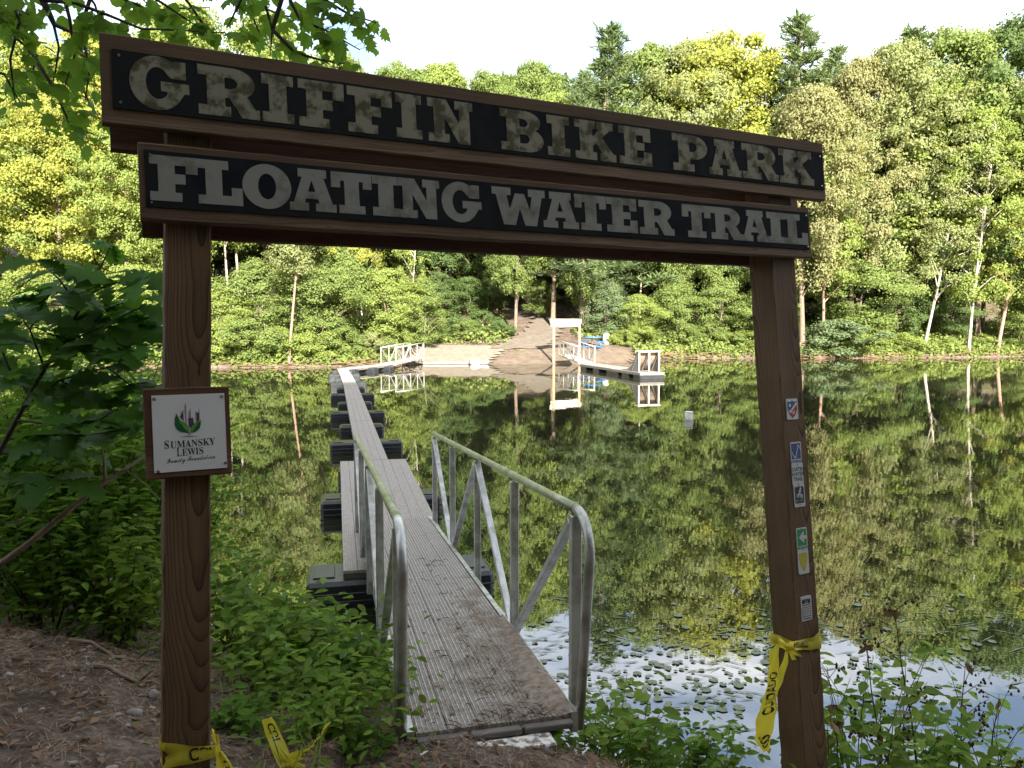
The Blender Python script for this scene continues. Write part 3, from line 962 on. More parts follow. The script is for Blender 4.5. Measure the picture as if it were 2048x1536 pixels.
for i, (px, Y, top, var, mat, wd, lab) in enumerate([
    (80, 44.3, 655, 'bush1', 'Y1', 1.5, 'sunlit bush at the far water, leftmost'),
    (270, 45.0, 650, 'bush2', 'G1', 1.5, 'green bush at the far water left of the left post'),
    (440, 45.4, 652, 'bush1', 'Y1', 1.5, 'sunlit bush at the far water just right of the left post'),
    (505, 45.4, 640, 'bush2', 'G1', 1.4, 'green bush between the left post and the crooked trunk'),
    (560, 46.2, 655, 'bush1', 'Y1', 1.2, 'sunlit bush behind the crooked trunk at the water'),
    (625, 45.8, 650, 'bush2', 'Y1', 1.3, 'sunlit bush right of the crooked trunk at the water'),
    (690, 46.4, 655, 'bush1', 'G1', 1.3, 'green bush above the corner of the floating dock'),
    (745, 46.8, 665, 'bush2', 'Y3', 1.2, 'olive bush behind the far left gangway'),
    (800, 48.5, 655, 'bush1', 'Y1', 1.2, 'yellow-green bush left of the boat ramp'),
    (868, 53.4, 648, 'bush1', 'G1', 1.2, 'green bush at the upper left corner of the boat ramp'),
    (930, 54.2, 640, 'bush1', 'G1', 1.3, 'green bush in the middle above the boat ramp'),
    (1000, 55.0, 640, 'bush2', 'G2', 1.1, 'dark bush where the path leaves the boat ramp'),
    (905, 55.5, 625, 'bush2', 'G2', 1.3, 'dark low bush at the top of the boat ramp'),
    (965, 56.5, 622, 'bush1', 'G2', 1.3, 'dark low bush at the top of the ramp by the path'),
    (1035, 51.2, 697, 'bush2', 'Y1', .75, 'small bright bush on the beach between ramp and far gate'),
    (1225, 54.8, 662, 'bush2', 'Y1', 1.1, 'yellow-green bush just right of the picnic table'),
    (1250, 54.6, 660, 'bush1', 'Y1', 1.3, 'yellow-green bush behind the picnic table'),
    (1305, 56.8, 660, 'bush2', 'G1', 1.3, 'green bush behind the bike jump'),
    (1375, 58.0, 650, 'bush1', 'G1', 1.5, 'green bush right of the bike jump'),
    (1450, 58.0, 655, 'bush2', 'G1', 1.6, 'green bush midway along the right bank'),
    (1530, 57.6, 650, 'bush1', 'Y1', 1.6, 'yellow-green bush left of the right post at the water'),
    (1655, 56.4, 640, 'bush2', 'BG', 1.7, 'grey-green rounded willow bush right of the right post'),
    (1735, 57.0, 650, 'bush1', 'Y1', 1.5, 'yellow-green bush right of the grey-green willow bush'),
    (1800, 57.4, 665, 'bush2', 'Y1', 1.4, 'low yellow bush under the leaning white trunk'),
    (1895, 58.4, 672, 'bush1', 'G1', 1.4, 'low green bush between the two leaning trunks'),
    (1960, 59.5, 668, 'bush2', 'Y1', 1.4, 'low yellow bush behind the pinkish trunk'),
    (2040, 60.2, 664, 'bush1', 'G1', 1.5, 'low green bush at the right edge of the far bank'),
]):
    T('bush', lab, px, Y, top, var, mat, wd, group=Bg, cat='bush')

# the wood behind, one dark mass
sp = []
rr = np.random.default_rng(31)
for k_ in range(46):
    px = -220 + 2500 * (k_ + rr.uniform(0, 1)) / 46
    Y = rr.uniform(70, 88)
    x = (px - 1024) / FPX * Y
    sp.append((x, Y, rr.uniform(15, 19), ['mass1', 'mass2', 'mass1', 'pine1'][k_ % 4], rr.uniform(.9, 1.2), 1 + k_ % 3))
for k_ in range(22):
    px = 380 + 1300 * (k_ + rr.uniform(0, 1)) / 22
    Y = rr.uniform(66, 74)
    x = (px - 1024) / FPX * Y
    if 990 < px < 1090: continue
    sp.append((x, Y, rr.uniform(7, 10), ['mass1', 'mass2'][k_ % 2], 1.7, 2))
for px, Y in ((1010, 78), (1060, 82), (1120, 79), (1170, 84), (150, 74), (230, 80), (310, 73), (390, 79), (460, 72), (530, 78), (600, 73), (660, 80), (720, 74), (790, 80), (850, 75)):
    sp.append(((px - 1024) / FPX * Y, Y, 20, 'mass2', 1.1, 1))
join_trees('woods', sp, 'dense dark woods behind the far bank', frac=1.0, mats=[M['bark'], M['G2'], M['G1'], M['PD']])

# low green growth along the far waterline and under the trees
P_, A_, N_ = [], [], []
rg = np.random.default_rng(41)
xs = rg.uniform(-42, 48, 60000)
ds = np.where(rg.random(60000) < .7, rg.uniform(.05, 9, 60000), rg.uniform(9, 28, 60000))
ds = np.where(rg.random(60000) < .25, rg.uniform(-.05, .9, 60000), ds)
ys = sf(xs) + ds
keep = ~((xs > -7.0) & (xs < 8.0) & (ds < 4.6)) & ~((xs > -.2 ) & (xs < 4.4) & (ds < 20)) & ~((xs > 4) & (xs < 8.5) & (ds < 6))
xs, ys = xs[keep], ys[keep]
hump = .5 + .5 * np.sin(xs * 1.9 + np.sin(ys * 1.3)) * np.sin(ys * 1.7 + xs * .4)
zs = ground(xs, ys) + rg.uniform(.0, .75, len(xs)) * (.35 + hump)
P = np.stack([xs, ys, zs], 1)
Nn = unit(rg.normal(0, .6, P.shape) + np.array([0, -.35, .8]))
A = unit(np.cross(Nn, rg.normal(0, 1, P.shape)))
l = rg.uniform(.15, .32, len(P))
V_, F_ = kites(P, A, Nn, l, l * .7)
tag(link('undergrowth', np_mesh('undergrowth', V_, F_, mat_idx=(rg.random(len(F_)) < .5).astype(int)), [M['G1'], M['Y1']]),
    'low leafy undergrowth carpeting the far bank', kind='stuff')
M['root'] = mat_plain('root_brown', (.15, .085, .05), rough=.95, var=.4)
# brown sticks and roots along the far waterline
mb = MB()
for k_ in range(150):
    x = rg.uniform(-40, 48)
    if -6.5 < x < 6: continue
    y = float(sf(x)) + rg.uniform(-.1, .25)
    a = rg.uniform(-.5, .5)
    ln = rg.uniform(.5, 2.2)
    d = Vector((math.cos(a), math.sin(a) * .4, rg.uniform(-.1, .25))) * ln
    p = Vector((x, y, rg.uniform(.02, .3)))
    mb.tube([p, p + d * .5 + Vector((0, 0, .05)), p + d], [.035, .03, .012], 5)
tag(mb.build('driftwood', M['root']), 'brown sticks and roots lying along the far waterline', kind='stuff')

# woods on the near hillside behind the viewer: they keep the near bank in the shade
sp = []
rr = np.random.default_rng(77)
for row, (y0, n_, h0, h1) in enumerate([(-11, 13, 17, 19), (-16, 12, 17, 19.5), (-22, 12, 17, 19.5)]):
    for k_ in range(n_):
        x = -32 + 70 * (k_ + .5 + rr.uniform(-.3, .3)) / n_
        y = y0 + rr.uniform(-2, 2)
        sp.append((x, y, rr.uniform(h0, h1) - max(0, gz(x, y) - 1.5), ['mass1', 'mass2'][(k_ + row) % 2], rr.uniform(1.15, 1.35), 1 + (k_ % 2)))
for k_ in range(14):
    x = -22 + 44 * (k_ + rr.uniform(0, 1)) / 14
    y = rr.uniform(-6, -4)
    sp.append((x, y, rr.uniform(5, 7.5), ['mass1', 'mass2'][k_ % 2], 2.2, 1))
join_trees('hillside_woods', sp, 'dense woods on the hillside facing the lake', frac=.9, mats=[M['bark'], M['G2'], M['G2']], seed=9)

# ------------------------------------------------------------------ the sign gate
GO = Vector((-1.19529648, 2.3, 3.43995854))          # top left front corner of the upper board
GE = Vector((0.88885369, 0.45818135, -0.00299613))   # along the boards
GU = Vector((-0.05260862, 0.10855008, 0.99269795))   # up the leaning frame
GN = GE.cross(GU).normalized()                       # towards the viewer


def G(s, t, o=0.0):
    """s along, t down, o out of the front face of the boards"""
    return GO + GE * s - GU * t + GN * o


def gate_uv(px, py, o=0.0):
    r = ray(px, py)
    c = Vector((0, 0, CAMZ))
    k_ = (GO + GN * o - c).dot(GN) / r.dot(GN)
    d = c + r * k_ - GO
    return d.dot(GE), -d.dot(GU)


def beam(name, p0, p1, up, wd, ht, mat, parent, bev=.004, seg=14, warp=.0015, seed=0):
    """timber with its length on local X, slightly uneven edges"""
    rng = random.Random(seed)
    p0, p1 = Vector(p0), Vector(p1)
    X = (p1 - p0); ln = X.length; X.normalize()
    Z = Vector(up); Z = (Z - X * Z.dot(X)).normalized()
    Y = Z.cross(X)
    vs, fs = [], []
    hw, hh = wd / 2, ht / 2
    prof = [(-hw + bev, -hh), (hw - bev, -hh), (hw, -hh + bev), (hw, hh - bev), (hw - bev, hh), (-hw + bev, hh), (-hw, hh - bev), (-hw, -hh + bev)]
    n_ = len(prof)
    for i in range(seg + 1):
        x = -ln / 2 + ln * i / seg
        for (a, b) in prof:
            vs.append((x, a + rng.uniform(-warp, warp), b + rng.uniform(-warp, warp)))
    for i in range(seg):
        for k_ in range(n_):
            fs.append((i * n_ + k_, i * n_ + (k_ + 1) % n_, (i + 1) * n_ + (k_ + 1) % n_, (i + 1) * n_ + k_))
    fs.append(list(range(n_))[::-1])
    fs.append([seg * n_ + k_ for k_ in range(n_)])
    me = bpy.data.meshes.new(name)
    me.from_pydata(vs, [], fs)
    me.update()
    o = link(name, me, mat, parent)
    m4 = Matrix((X, Y, Z)).transposed().to_4x4()
    m4.translation = (p0 + p1) / 2 - (origin(parent) if parent else Vector((0, 0, 0)))
    o.matrix_local = m4
    return o


base_l = G(.205, 2.62, -.11)
gate = empty('sign_gate', base_l, 'tall dark timber gate carrying two lettered sign boards', 'gate')
beam('post', G(.130, 2.85, -.105), G(.245, .02, -.105), GN, .130, .135, M['post'], gate, seed=1, seg=40)
beam('post', G(2.722, 3.25, -.109), G(2.712, .05, -.109), GN, .142, .142, M['post2'], gate, seed=2, seg=40, warp=.002)
beam('upper_board', G(0, .134, -.0185), G(2.967, .134, -.0185), GU, .037, .268, M['board'], gate, seed=3, seg=30)
beam('lower_board', G(.091, .427, -.0185), G(2.849, .427, -.0185), GU, .037, .230, M['board'], gate, seed=4, seg=30)
beam('upper_back_board', G(.02, .150, -.204), G(2.99, .150, -.204), GU, .037, .268, M['backboard'], gate, seed=5, seg=30)
beam('lower_back_board', G(.10, .430, -.204), G(2.86, .430, -.204), GU, .037, .236, M['backboard'], gate, seed=6, seg=30)


def gpoly(contours, o0, th=.0015):
    """flat piece in the plane of the sign, contours in s,t"""
    vs, fs = fill2d([[(s, -t) for s, t in c] for c in contours], th / 2)
    return [G(v.x, -v.y, o0 + th / 2 + v.z) for v in vs], fs


def rect(s0, t0, s1, t1):
    return [(s0, t0), (s1, t0), (s1, t1), (s0, t1)]


def flat_part(name, contours, o0, mat, parent, th=.0015):
    vs, fs = gpoly(contours, o0, th)
    return MB().add(vs, fs).build(name, mat, parent)


pan1 = flat_part('sign_panel', [rect(.032, .048, 2.957, .222)], .0, M['panel'], gate, .005)
pan2 = flat_part('sign_panel', [rect(.108, .336, 2.836, .505)], .0, M['panel'], gate, .005)


def ell(cx, cy, rx, ry, a0, a1, n_=22):
    return [(cx + rx * math.cos(math.radians(a0 + (a1 - a0) * i / n_)), cy + ry * math.sin(math.radians(a0 + (a1 - a0) * i / n_))) for i in range(n_ + 1)]


def slab(x0, x1, b=.2):
    return b


# heavy slab-serif capitals in a unit box
GL = {
    'I': [[(0, 0), (1, 0), (1, .21), (.78, .21), (.78, .79), (1, .79), (1, 1), (0, 1), (0, .79), (.22, .79), (.22, .21), (0, .21)]],
    'F': [[(0, 0), (.66, 0), (.66, .20), (.52, .20), (.52, .39), (.74, .39), (.74, .61), (.52, .61), (.52, .80), (.75, .80), (.75, .63), (1, .63), (1, 1), (0, 1), (0, .80), (.17, .80), (.17, .20), (0, .20)]],
    'L': [[(0, 0), (1, 0), (1, .40), (.75, .40), (.75, .21), (.54, .21), (.54, .80), (.69, .80), (.69, 1), (0, 1), (0, .80), (.17, .80), (.17, .20), (0, .20)]],
    'E': [[(0, 0), (1, 0), (1, .37), (.76, .37), (.76, .20), (.54, .20), (.54, .40), (.78, .40), (.78, .60), (.54, .60), (.54, .80), (.75, .80), (.75, .64), (.98, .64), (.98, 1), (0, 1), (0, .80), (.17, .80), (.17, .20), (0, .20)]],
    'T': [[(.18, 0), (.82, 0), (.82, .20), (.68, .20), (.68, .79), (.78, .79), (.78, .62), (1, .62), (1, 1), (0, 1), (0, .62), (.22, .62), (.22, .79), (.32, .79), (.32, .20), (.18, .20)]],
    'N': [[(0, 0), (.46, 0), (.46, .20), (.36, .20), (.36, .60), (.66, 0), (.92, 0), (.92, .80), (1, .80), (1, 1), (.60, 1), (.60, .80), (.69, .80), (.69, .46), (.41, 1), (0, 1), (0, .80), (.13, .80), (.13, .20), (0, .20)]],
    'K': [[(0, 0), (.52, 0), (.52, .20), (.43, .20), (.43, .36), (.50, .43), (.66, .20), (.60, .20), (.60, 0), (1, 0), (1, .20), (.93, .20), (.67, .60), (.86, .80), (.95, .80), (.95, 1), (.53, 1), (.53, .80), (.60, .80), (.43, .60), (.43, .80), (.50, .80), (.50, 1), (0, 1), (0, .80), (.12, .80), (.12, .20), (0, .20)]],
    'A': [[(0, 0), (.40, 0), (.40, .19), (.32, .19), (.345, .29), (.605, .29), (.63, .19), (.55, .19), (.55, 0), (1, 0), (1, .19), (.92, .19), (.735, .80), (.80, .80), (.80, 1), (.19, 1), (.19, .80), (.27, .80), (.085, .19), (0, .19)],
          [(.395, .46), (.475, .74), (.555, .46)]],
    'W': [[(.20, 0), (.42, 0), (.51, .46), (.60, 0), (.82, 0), (.94, .80), (1, .80), (1, 1), (.68, 1), (.68, .80), (.745, .80), (.70, .42), (.60, .86), (.43, .86), (.32, .42), (.27, .80), (.35, .80), (.35, 1), (0, 1), (0, .80), (.07, .80)]],
    'P': [[(0, 0), (.60, 0), (.60, .20), (.48, .20), (.48, .34)] + ell(.60, .67, .40, .33, -90, 90) + [(0, 1), (0, .80), (.16, .80), (.16, .20), (0, .20)],
          [(.48, .54)] + ell(.55, .67, .15, .13, -90, 90, 10) + [(.48, .80)]],
    'R': [[(0, 0), (.52, 0), (.52, .20), (.43, .20), (.43, .38), (.50, .38), (.70, 0), (1.0, 0), (1.0, .20), (.93, .20), (.80, .44)] + ell(.56, .69, .37, .31, -52, 90) + [(0, 1), (0, .80), (.14, .80), (.14, .20), (0, .20)],
          [(.43, .57)] + ell(.50, .68, .14, .115, -90, 90, 10) + [(.43, .80)]],
    'B': [[(0, 0)] + ell(.62, .29, .38, .29, -90, 62) + ell(.58, .74, .36, .26, -42, 90) + [(0, 1), (0, .80), (.14, .80), (.14, .20), (0, .20)],
          [(.44, .20)] + ell(.54, .31, .13, .11, -90, 90, 10) + [(.44, .42)],
          [(.44, .61)] + ell(.52, .70, .12, .10, -90, 90, 10) + [(.44, .80)]],
    'O': [ell(.5, .5, .5, .52, 0, 358, 40), ell(.5, .5, .185, .30, 0, 355, 30)],
    'G': [ell(.47, .5, .47, .52, 318, 62, 40) [::-1][::-1] + [(.74, .86), (.74, .98), (.95, .98), (.95, .62), (.70, .62)] + ell(.48, .5, .205, .30, 62, 300, 26) + [(.60, .27), (.60, .36), (.50, .36), (.50, .55), (1.0, .55), (1.0, .36), (.93, .36)]],
}
# G: outer bowl runs anticlockwise from the spur round the left to the bar
GL['G'] = [[(.95, .62), (.95, .97), (.74, .97), (.74, .93)] + ell(.46, .5, .46, .53, 64, 322, 40) + [(.92, .34), (1.0, .34), (1.0, .54), (.52, .54), (.52, .35), (.625, .35)] + ell(.47, .5, .20, .315, 318, 38, 30)[0:0] + ell(.47, .5, .20, .315, -38, -322, 30) + [(.70, .62)]]

UP = [('G', 0.08, 0.232), ('R', 0.267, 0.436), ('I', 0.454, 0.542), ('F', 0.567, 0.706), ('F', 0.727, 0.871), ('I', 0.894, 0.977), ('N', 1.01, 1.172), ('B', 1.292, 1.46), ('I', 1.488, 1.576), ('K', 1.61, 1.788), ('E', 1.814, 1.964), ('P', 2.082, 2.257), ('A', 2.274, 2.445), ('R', 2.462, 2.664), ('K', 2.682, 2.887)]
LO = [('F', 0.124, 0.246), ('L', 0.256, 0.374), ('O', 0.384, 0.522), ('A', 0.526, 0.665), ('T', 0.66, 0.786), ('I', 0.798, 0.882), ('N', 0.884, 1.029), ('G', 1.046, 1.189), ('W', 1.242, 1.452), ('A', 1.452, 1.597), ('T', 1.592, 1.725), ('E', 1.737, 1.873), ('R', 1.893, 2.057), ('T', 2.111, 2.253), ('R', 2.264, 2.429), ('A', 2.435, 2.584), ('I', 2.584, 2.678), ('L', 2.684, 2.825)]
for tab, t0, t1, pan, mt in ((UP, .060, .206, pan1, 'letter'), (LO, .353, .482, pan2, 'letter2')):
    for (c, s0, s1) in tab:
        cont = [[(s0 - .005 + (s1 - s0 + .010) * x, t1 + .003 + (t0 - t1 - .007) * y) for x, y in cc] for cc in GL[c]]
        flat_part('letter', cont, .005, M[mt], pan, .0012)
mb = None
for pan, pts in ((pan1, [(.05, .066), (.05, .204), (2.94, .066), (2.94, .204)]), (pan2, [(.122, .35), (.122, .492), (2.825, .35), (2.825, .492)])):
    for (s, t) in pts:
        MB().tube([G(s, t, .005), G(s, t, .008)], .004, 8).build('screw', M['screw'], pan)


# generic flat prints on a local plane of the gate
def prints(name, parent, polys, o0, mat):
    b = MB()
    for c in polys:
        vs, fs = gpoly(c, o0, .0006)
        b.add(vs, fs)
    return b.build(name, mat, parent)


def gtext(name, parent, body, s, t, size, o0, mat, bold=0.0, sx=1.0, shear=0.0, rot=0.0):
    vs, fs = text2d(body, size, bold, 'CENTER', sx, shear)
    cr, sr = math.cos(rot), math.sin(rot)
    b = MB().add([G(s + v.x * cr - v.y * sr, t - (v.x * sr + v.y * cr), o0) for v in vs], fs)
    return b.build(name, mat, parent)


# ------------------------------------------------------------------ sponsor plaque on the left post
c0 = gate_uv(285, 776, .0); c1 = gate_uv(467, 948, .0)
PO = -.004     # plaque back board sits on the post face
s0, t0 = gate_uv(286, 777, .015); s1, t1 = gate_uv(466, 947, .015)
ps, pt = (s0 + s1) / 2, (t0 + t1) / 2
pw, ph_ = (s1 - s0), (t1 - t0)
plaque = empty('plaque', G(ps, pt + ph_ / 2, 0), 'square sponsor plaque on a brown wooden back screwed to the left post', 'plaque')
beam('back_board', G(ps - pw / 2, pt, -.018), G(ps + pw / 2, pt, -.018), GU, .036, ph_, M['plaqueboard'], plaque, seed=8, seg=6)
M['plate'] = mat_plain('plate_white', (.70, .68, .66), rough=.35, metal=.15, var=.05, scale=5)
M['purple'] = mat_plain('print_purple', (.085, .045, .075), rough=.4, var=.1)
M['greyp'] = mat_plain('print_mauve', (.30, .24, .27), rough=.4, var=.1)
M['lgreen'] = mat_plain('print_leaf', (.10, .26, .05), rough=.4, var=.2, scale=40)
M['dgreen'] = mat_plain('print_leaf_dark', (.012, .10, .028), rough=.4, var=.2)
u0, v0 = ps - pw * .41, pt - ph_ * .42
u1, v1 = ps + pw * .44, pt + ph_ * .43
plate = flat_part('plate', [rect(u0, v0, u1, v1)], .001, M['plate'], plaque, .003)


def Q(x, y):      # plate-relative: zoomed picture coordinates of the plate (190..1375, 205..1330)
    return (u0 + (u1 - u0) * (x - 192) / 1185., v0 + (v1 - v0) * (y - 205 + (x - 192) * .012) / 1115.)


def qp(pts):
    return [Q(x, y) for x, y in pts]


prints('tower_print', plate, [[qp([(628, 530), (690, 420), (690, 590)])], [qp([(762, 545), (845, 545), (855, 640), (790, 700), (768, 660)])], [qp([(900, 470), (948, 466), (948, 575), (900, 610)])]], .004, M['purple'])
prints('tower_print', plate, [[qp([(708, 370), (738, 315), (738, 620), (716, 600)])], [qp([(772, 470), (810, 400), (812, 540), (772, 540)])], [qp([(885, 440), (893, 440), (893, 600), (885, 610)])], [qp([(940, 412), (952, 412), (952, 470), (940, 470)])], [qp([(645, 430), (650, 430), (650, 500), (645, 510)])]], .004, M['greyp'])
prints('leaf_print', plate, [[qp([(575, 470), (545, 560), (545, 640), (575, 705), (640, 745), (770, 765), (690, 690), (620, 590)])], [qp([(965, 570), (968, 640), (945, 700), (890, 745), (800, 768), (860, 700), (920, 640)])]], .0046, M['dgreen'])
prints('leaf_print', plate, [[qp([(578, 475), (640, 580), (730, 620), (772, 690), (772, 762), (690, 690), (620, 590)])], [qp([(950, 580), (880, 625), (820, 665), (795, 720), (795, 766), (860, 700), (920, 640)])]], .0050, M['lgreen'])
prints('stem_print', plate, [[qp([(755, 765), (800, 765), (782, 797)])], [qp([(600, 815), (760, 803), (920, 815), (760, 822)])]], .0046, M['greyp'])
k0 = (u1 - u0) / 1185.


def serif(s_):
    return ''.join(chr(0x1D400 + ord(c) - 65) if c.isalpha() else c for c in s_)


def script(s_):
    o_ = ''
    for c in s_:
        if c.isupper(): o_ += chr(0x1D4D0 + ord(c) - 65)
        elif c.islower(): o_ += chr(0x1D4EA + ord(c) - 97)
        else: o_ += c
    return o_


def fit_text(name, parent, body, x0, x1, ybase, capzoom, mat, shear=0.0, bold=0.0):
    vs, fs = text2d(body, 1.0, bold, 'LEFT', 1.0, shear)
    if not vs: return None
    xa = min(v.x for v in vs); xb = max(v.x for v in vs)
    hh = .70
    b = MB()
    pts = []
    for v in vs:
        X_ = x0 + (x1 - x0) * (v.x - xa) / (xb - xa)
        Y_ = ybase - capzoom * v.y / hh - (X_ - x0) * .035
        s_, t_ = Q(X_, Y_)
        pts.append(G(s_, t_, .0046))
    return b.add(pts, fs).build(name, mat, parent)


fit_text('lettering', plate, serif('S'), 368, 440, 982, 122, M['black'])
fit_text('lettering', plate, serif('UMANSKY'), 462, 1192, 978, 104, M['black'])
fit_text('lettering', plate, serif('L'), 558, 632, 1098, 122, M['black'])
fit_text('lettering', plate, serif('EWIS'), 645, 990, 1094, 104, M['black'])
fit_text('lettering', plate, script('Family'), 392, 690, 1190, 74, M['black'])
fit_text('lettering', plate, script('Foundation'), 728, 1180, 1172, 74, M['black'])
for (x, y) in ((238, 252), (1335, 240), (255, 1300), (1352, 1232)):
    s_, t_ = Q(x, y)
    MB().tube([G(s_, t_, .0035), G(s_, t_, .0075)], [.0052, .0035], 8).build('screw', M['screw'], plate)

# ------------------------------------------------------------------ little trail markers on the right post
M['blue'] = mat_plain('print_blue', (.012, .045, .17), rough=.45, var=.1)
M['red'] = mat_plain('print_red', (.28, .015, .02), rough=.45, var=.1)
M['green'] = mat_plain('print_green', (.01, .22, .07), rough=.45, var=.1)
M['yellow'] = mat_plain('print_yellow', (.42, .36, .03), rough=.45, var=.1)
M['greyt'] = mat_plain('print_grey', (.20, .19, .18), rough=.45, var=.1)
M['white'] = mat_plain('plate_grey_white', (.50, .50, .48), rough=.4, var=.06)
OF = -.0375


def marker(label, x0, y0, x1, y1, skew=6):
    a = gate_uv(x0 + skew * .5, y0, OF); b = gate_uv(x1 - skew * .5, y1, OF)
    cs, ct = (a[0] + b[0]) / 2, (a[1] + b[1]) / 2
    wd, ht = abs(b[0] - a[0]), abs(b[1] - a[1])
    th = .003
    r_ = .006
    def R_(x, y):
        return (cs + (x - .5) * wd, ct + (y - .5) * ht)
    con = []
    for (qx, qy, a0) in ((1, 1, 0), (0, 1, 90), (0, 0, 180), (1, 0, 270)):
        for i in range(4):
            an = math.radians(a0 + i * 30)
            con.append((cs + (qx - .5) * (wd - 2 * r_) + r_ * math.cos(an), ct + (qy - .5) * (ht - 2 * r_) + r_ * math.sin(an)))
    vs, fs = gpoly([con], OF - .001, th + .001)
    e = empty('trail_marker', G(cs, ct + ht / 2, OF), label, 'sign', 'trail markers on the right post')
    p = MB().add(vs, fs).build('plate', M['white'], e)
    return e, p, R_, OF + th, cs, ct, wd, ht


def RP(R_, pts):
    return [R_(x, y) for x, y in pts]


def nails(p, R_, o0, pts):
    for (x, y) in pts:
        s_, t_ = R_(x, y)
        MB().tube([G(s_, t_, o0), G(s_, t_, o0 + .003)], .0032, 6).build('nail', M['screw'], p)


e, p, R_, o0, cs, ct, wd, ht = marker('small plate with a red and blue shield, topmost on the right post', 1568, 798, 1599, 838)
prints('shield_print', p, [[RP(R_, [(.08, .12), (.3, .16), (.5, .10), (.7, .16), (.92, .12), (.92, .28), (.1, .62), (.07, .4)])]], o0 + .0003, M['blue'])
prints('shield_print', p, [[RP(R_, [(.93, .30), (.9, .55), (.75, .78), (.5, .94), (.25, .78), (.14, .66)])]], o0 + .0003, M['red'])
prints('shield_band', p, [[RP(R_, [(.22, .62), (.86, .16), (.93, .24), (.30, .72)])], [RP(R_, [(.2, .26), (.38, .24), (.36, .38), (.22, .40)])], [RP(R_, [(.48, .66), (.66, .58), (.64, .72), (.5, .76)])]], o0 + .001, M['white'])
nails(p, R_, o0, [(.08, .5), (.93, .5)])
e, p, R_, o0, cs, ct, wd, ht = marker('small blue plate with a white wave line', 1576, 885, 1606, 926)
prints('field_print', p, [[RP(R_, [(.08, .06), (.92, .06), (.92, .78), (.08, .78)])]], o0 + .0003, M['blue'])
prints('wave_print', p, [[RP(R_, [(.08, .44), (.30, .64), (.38, .70), (.44, .66), (.68, .14), (.74, .12), (.92, .34), (.92, .40), (.74, .20), (.70, .20), (.48, .70), (.40, .76), (.32, .74), (.08, .50)])]], o0 + .001, M['white'])
gtext('lettering', p, 'INTERMEDIATE', *R_(.5, .95), .0155, o0 + .0006, M['blue'], bold=.0004, sx=.82)
nails(p, R_, o0, [(.1, .46), (.92, .46)])
e, p, R_, o0, cs, ct, wd, ht = marker('small white plate lettered FLOATING WATER TRAIL', 1579, 927, 1610, 969)
for j, tx in enumerate(('FLOATING', 'WATER', 'TRAIL')):
    gtext('lettering', p, tx, *R_(.5, .36 + .22 * j), .0245, o0 + .0006, M['black'], bold=.0006, sx=.93)
nails(p, R_, o0, [(.5, .09), (.5, .91)])
e, p, R_, o0, cs, ct, wd, ht = marker('small black plate with a white cyclist symbol', 1583, 970, 1613, 1012)
prints('field_print', p, [[RP(R_, [(.16, .1), (.84, .1), (.92, .16), (.92, .78), (.84, .84), (.16, .84), (.08, .78), (.08, .16)])]], o0 + .0003, M['black'])


def ring(R_, cx, cy, r, th, asp):
    return [[R_(cx + r * math.cos(a), cy + r * asp * math.sin(a)) for a in [6.283 * i / 16 for i in range(16)]],
            [R_(cx + (r - th) * math.cos(a), cy + (r - th) * asp * math.sin(a)) for a in [6.283 * i / 16 for i in range(16)]]]


asp = wd / ht
prints('cyclist_print', p, [ring(R_, .33, .50, .13, .045, asp), ring(R_, .68, .54, .13, .045, asp),
       [RP(R_, [(.33, .48), (.47, .36), (.62, .40), (.70, .54), (.65, .55), (.58, .45), (.46, .46), (.36, .53)])],
       [RP(R_, [(.40, .34), (.55, .20), (.66, .30), (.62, .36), (.54, .30), (.47, .38)])],
       [[R_(.60 + .07 * math.cos(a), .185 + .07 * asp * math.sin(a)) for a in [6.283 * i / 10 for i in range(10)]]]], o0 + .001, M['white'])
gtext('lettering', p, 'BIKE TRAIL', *R_(.5, .76), .0125, o0 + .0012, M['greyt'], bold=.0003)
nails(p, R_, o0, [(.5, .06), (.5, .90)])
e, p, R_, o0, cs, ct, wd, ht = marker('small green plate with a white arrow', 1588, 1057, 1618, 1099)
prints('field_print', p, [[RP(R_, [(.08, .06), (.92, .06), (.92, .78), (.08, .78)])]], o0 + .0003, M['green'])
prints('arrow_print', p, [[RP(R_, [(.20, .42), (.66, .16), (.66, .35), (.95, .35), (.95, .50), (.66, .50), (.66, .68)])]], o0 + .001, M['white'])
gtext('lettering', p, 'BEGINNER', *R_(.5, .92), .016, o0 + .0006, M['green'], bold=.0004, sx=.9)
nails(p, R_, o0, [(.5, .05), (.55, .92)])
e, p, R_, o0, cs, ct, wd, ht = marker('small plate with a plain yellow shield', 1591, 1102, 1621, 1145)
prints('shield_print', p, [[RP(R_, [(.10, .13), (.5, .09), (.90, .13), (.88, .45), (.74, .70), (.5, .88), (.26, .70), (.12, .45)])]], o0 + .0003, M['yellow'])
nails(p, R_, o0, [(.5, .14), (.52, .84)])
e, p, R_, o0, cs, ct, wd, ht = marker('small plate with a dark crest over lines of print, lowest on the right post', 1597, 1194, 1627, 1238)
for pl_ in [[RP(R_, [(.10, .30), (.12, .10), (.26, .16), (.38, .08), (.40, .22), (.34, .32)])], [RP(R_, [(.90, .30), (.88, .10), (.74, .16), (.62, .08), (.60, .22), (.66, .32)])], [RP(R_, [(.44, .12), (.56, .12), (.56, .24), (.50, .34), (.44, .24)])], [RP(R_, [(.08, .35), (.92, .35), (.92, .385), (.08, .385)])], [RP(R_, [(.10, .90), (.90, .90), (.90, .94), (.10, .94)])]]:
    prints('crest_print', p, [pl_], o0 + .0003, M['black'])
prints('text_block', p, [[RP(R_, [(.08, .43), (.92, .43), (.92, .86), (.08, .86)])]], o0 + .0003, M['greyt'])
prints('text_lines', p, [[RP(R_, [(.12, y), (.88, y), (.88, y + .022), (.12, y + .022)])] for y in (.49, .56, .63, .70, .77)], o0 + .001, M['white'])


